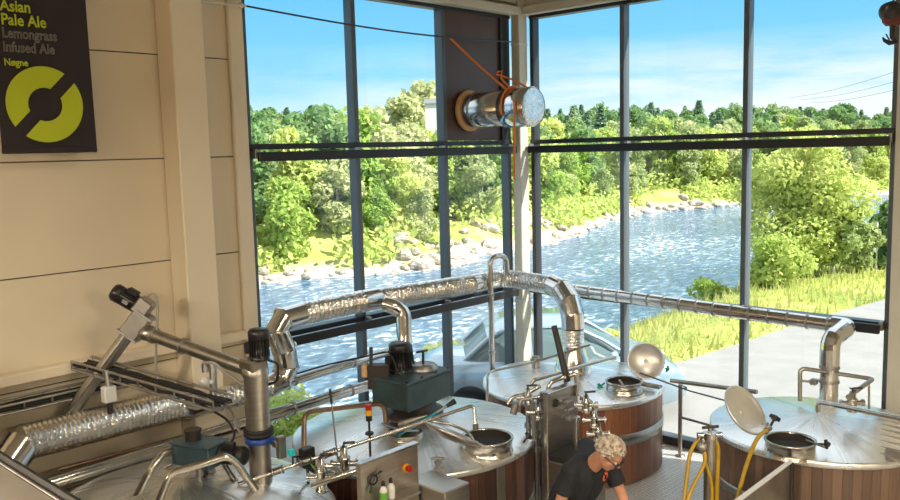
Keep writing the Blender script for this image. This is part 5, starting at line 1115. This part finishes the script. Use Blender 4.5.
man = thing('person', 'bending man with curly grey-blond hair in black t-shirt with red emblem', 'person', org)
body = MB()
HP = R_(38)   # head pitch
HM = Matrix.Translation(HL) @ Matrix.Rotation(R_(20), 4, 'Z') @ Matrix.Rotation(HP, 4, 'Y')
h = lambda x, y, z: HM @ Vector((x, y, z))
body.ball(h(-.012, 0, .03), 1, 24, sc=(.098, .078, .098), M=HM.to_3x3())       # skull
body.ball(h(.03, 0, -.045), 1, 20, sc=(.062, .058, .072), M=HM.to_3x3())       # jaw and face
capsule(body, h(.055, 0, -.098), h(.064, 0, -.094), .022, .018)                # chin
capsule(body, h(.088, 0, .018), h(.110, 0, -.020), .009, .014)                 # nose
capsule(body, h(.080, -.030, .030), h(.080, .030, .030), .012, .012)           # brow
for s in (-1, 1):
    capsule(body, h(.062, s*.036, -.02), h(.05, s*.044, -.035), .020, .020)    # cheek
    body.ball(h(-.005, s*.080, -.005), 1, 12, sc=(.022, .009, .034), M=HM.to_3x3())  # ear
capsule(body, h(.086, -.020, -.058), h(.086, .020, -.058), .009, .009)         # mouth
capsule(body, (.27, 0, 1.43), h(-.025, 0, -.05), .066, .058)                   # neck
SH = 1.405
torso = [((-.03, 0, .95), .125), ((.02, 0, 1.08), .125), ((.12, 0, 1.24), .135), ((.20, 0, 1.36), .120)]
for (a, ra), (b, rb) in zip(torso, torso[1:]):
    for yy in (-.06, .06): capsule(body, Vector(a)+Vector((0, yy, 0)), Vector(b)+Vector((0, yy, 0)), ra*.82, rb*.82)
arms = {-1: ((.22, -.185, SH), (.17, -.255, 1.12), (.30, -.235, .89)), 1: ((.24, .185, SH-.01), (.33, .245, 1.13), (.50, .16, .95))}
for s, (a, b, c) in arms.items():
    capsule(body, (.22, s*.06, SH+.02), a, .06, .058); capsule(body, a, b, .052, .041); capsule(body, b, c, .042, .027)
    w_ = Vector(c); d = (w_-Vector(b)).normalized(); side = d.cross(Vector((0, -s, 0))).normalized(); palm_n = d.cross(side)
    pc = w_+d*.055; 
    for k in (-1, 0, 1): capsule(body, w_+side*.012*k, w_+d*.085+side*.026*k, .017, .014)
    curl = Vector((0, -s, 0)).normalized()
    for k, ln in ((-1.5, .062), (-.5, .078), (.5, .083), (1.5, .074)):        # four fingers, curled a little
        r0_ = w_+d*.088+side*.021*k; d1 = (d+curl*.35).normalized(); d2 = (d+curl*1.1).normalized(); m_ = r0_+d1*ln*.55
        capsule(body, r0_-d*.02, m_, .0095, .0085); capsule(body, m_, m_+d2*ln*.5, .0085, .0072)
    tb = w_+d*.03+side*.030; td = (d*.6+side*.75+curl*.35).normalized()        # thumb from the side of the palm
    capsule(body, tb, tb+td*.042, .0135, .011); capsule(body, tb+td*.042, tb+td*.042+(td+d*.5).normalized()*.034, .0105, .009)
legs = {s: ((-.04, s*.10, .93), (.03, s*.125, .50), (-.05, s*.135, .09)) for s in (-1, 1)}
for s, (a, b, c) in legs.items(): capsule(body, a, b, .085, .056); capsule(body, b, c, .055, .038); capsule(body, c, (.05, s*.145, .045), .036, .034)
body = fuse(body, .0065, 5)
def place(mb): mb.v = [tuple(T @ Vector(v)) for v in mb.v]; return mb
part(place(body), 'body', M['skin'], man)
shirt = MB()
for (a, ra), (b, rb) in zip(torso, torso[1:]):
    for yy in (-.065, .065): capsule(shirt, Vector(a)+Vector((-.0, yy, 0)), Vector(b)+Vector((0, yy, 0)), ra*.93+.012, rb*.93+.012)
capsule(shirt, (-.04, -.07, .86), (-.03, -.06, .98), .125, .125); capsule(shirt, (-.04, .07, .86), (-.03, .06, .98), .125, .125)
capsule(shirt, (.235, -.02, 1.435), (.235, .02, 1.435), .072, .072)
for s, (a, b, c) in arms.items():
    e = Vector(a).lerp(Vector(b), .62); capsule(shirt, (.20, s*.07, SH+.012), a, .080, .072); shirt.tube([Vector(a), Vector(a).lerp(e, .5), e], [.070, .067, .072], 18)
for k in range(9):   # loose folds over the back and belly
    y0 = -.13+.033*k; capsule(shirt, (-.06+.02*math.sin(k*2), y0, .92), (.03+.02*math.cos(k*1.7), y0*.9+.015*math.sin(k), 1.18), .075+.006*math.sin(k*3.1), .085)
shirt = fuse(shirt, .009, 3)
import mathutils.bvhtree as bt
tree = bt.BVHTree.FromPolygons([Vector(v) for v in shirt.v], shirt.f)
lg = MB(); lc = Vector((.40, .095, 1.27)); ln_ = Vector((.80, .15, -.55)).normalized(); lu = Vector((.5, 0, .86)); lu = (lu-ln_*lu.dot(ln_)).normalized(); ls = ln_.cross(lu)
vs = []
for i in range(33):
    a = 2*math.pi*i/32
    for rr in (.034, .017):
        p = lc+ls*math.cos(a)*rr*.8+lu*math.sin(a)*rr*1.15; hit = tree.ray_cast(p+ln_*.3, -ln_); q = hit[0] if hit[0] else p; vs.append(q+ln_*.004)
lg.add(vs, [(2*i, 2*i+2, 2*i+3, 2*i+1) for i in range(32) if i not in (3, 4, 19, 20)])
so_ = part(place(shirt), 't_shirt', M['shirt'], man, 'black t-shirt'); part(place(lg), 'chest_emblem', M['logo'], so_, 'red-orange slashed ring emblem')
tr = MB(); capsule(tr, (-.03, -.05, .93), (-.03, .05, .93), .138, .138)
for s, (a, b, c) in legs.items(): capsule(tr, a, b, .100, .075); tr.tube([b, Vector(b).lerp(Vector(c), .5), Vector(c)], [.074, .070, .066], 18); tr.ball(b, .075)
part(place(fuse(tr, .010, 4)), 'trousers', M['trousers'], man)
for s, (a, b, c) in legs.items():
    sh_ = MB(); capsule(sh_, (c[0]-.03, c[1], .055), (c[0]+.02, c[1], .06), .05, .05); capsule(sh_, (c[0]+.0, c[1], .048), (c[0]+.19, c[1]+s*.02, .040), .046, .038); sh_ = fuse(sh_, .008, 3)
    sh_.v = [(v[0], v[1], max(v[2], .004)) for v in sh_.v]; part(place(sh_), 'shoe', M['black'], man)
hair = MB(); rg = random.Random(5)
for i in range(620):
    u = rg.uniform(-.25, 1); a = rg.uniform(0, 2*math.pi); q = math.sqrt(1-u*u); dx, dy = q*math.cos(a), q*math.sin(a)
    if dx > .55 and u < .52: continue
    if dx > .15 and u < .05: continue
    p = Vector((-.012+.097*dx, .077*dy, .03+.097*u)); n_ = Vector((dx, dy, u)).normalized(); t_ = n_.cross(Vector((rg.uniform(-1, 1), rg.uniform(-1, 1), rg.uniform(-1, 1)))).normalized()
    ln2 = rg.uniform(.016, .032)
    pts = [p-n_*.004, p+n_*ln2*.45+t_*ln2*.25, p+n_*ln2*.6+t_*ln2*.75, p+n_*ln2*.35+t_*ln2*1.15]
    hair.tube([HM @ v for v in pts], [.010, .011, .008, .002], 5, 0, False)
part(place(hair), 'hair', M['hair'], man, 'tousled grey-blond hair')
gl = MB(); gl.tube([h(.100, -.070, .012), h(.112, -.035, .014), h(.116, 0, .018), h(.112, .035, .014), h(.100, .070, .012)], .004, 6)
for s in (-1, 1):
    gl.tube([h(.100, s*.070, .012), h(.02, s*.086, .012), h(-.02, s*.086, .0)], .0035, 6); gl.ball(h(.104, s*.036, .002), 1, 14, sc=(.008, .030, .022), M=HM.to_3x3())
part(place(gl), 'glasses', M['black'], man)
for s in (-1, 1): part(place(MB().ball(h(.083, s*.032, .004), .011, 12)), 'eye', M['white'], man)
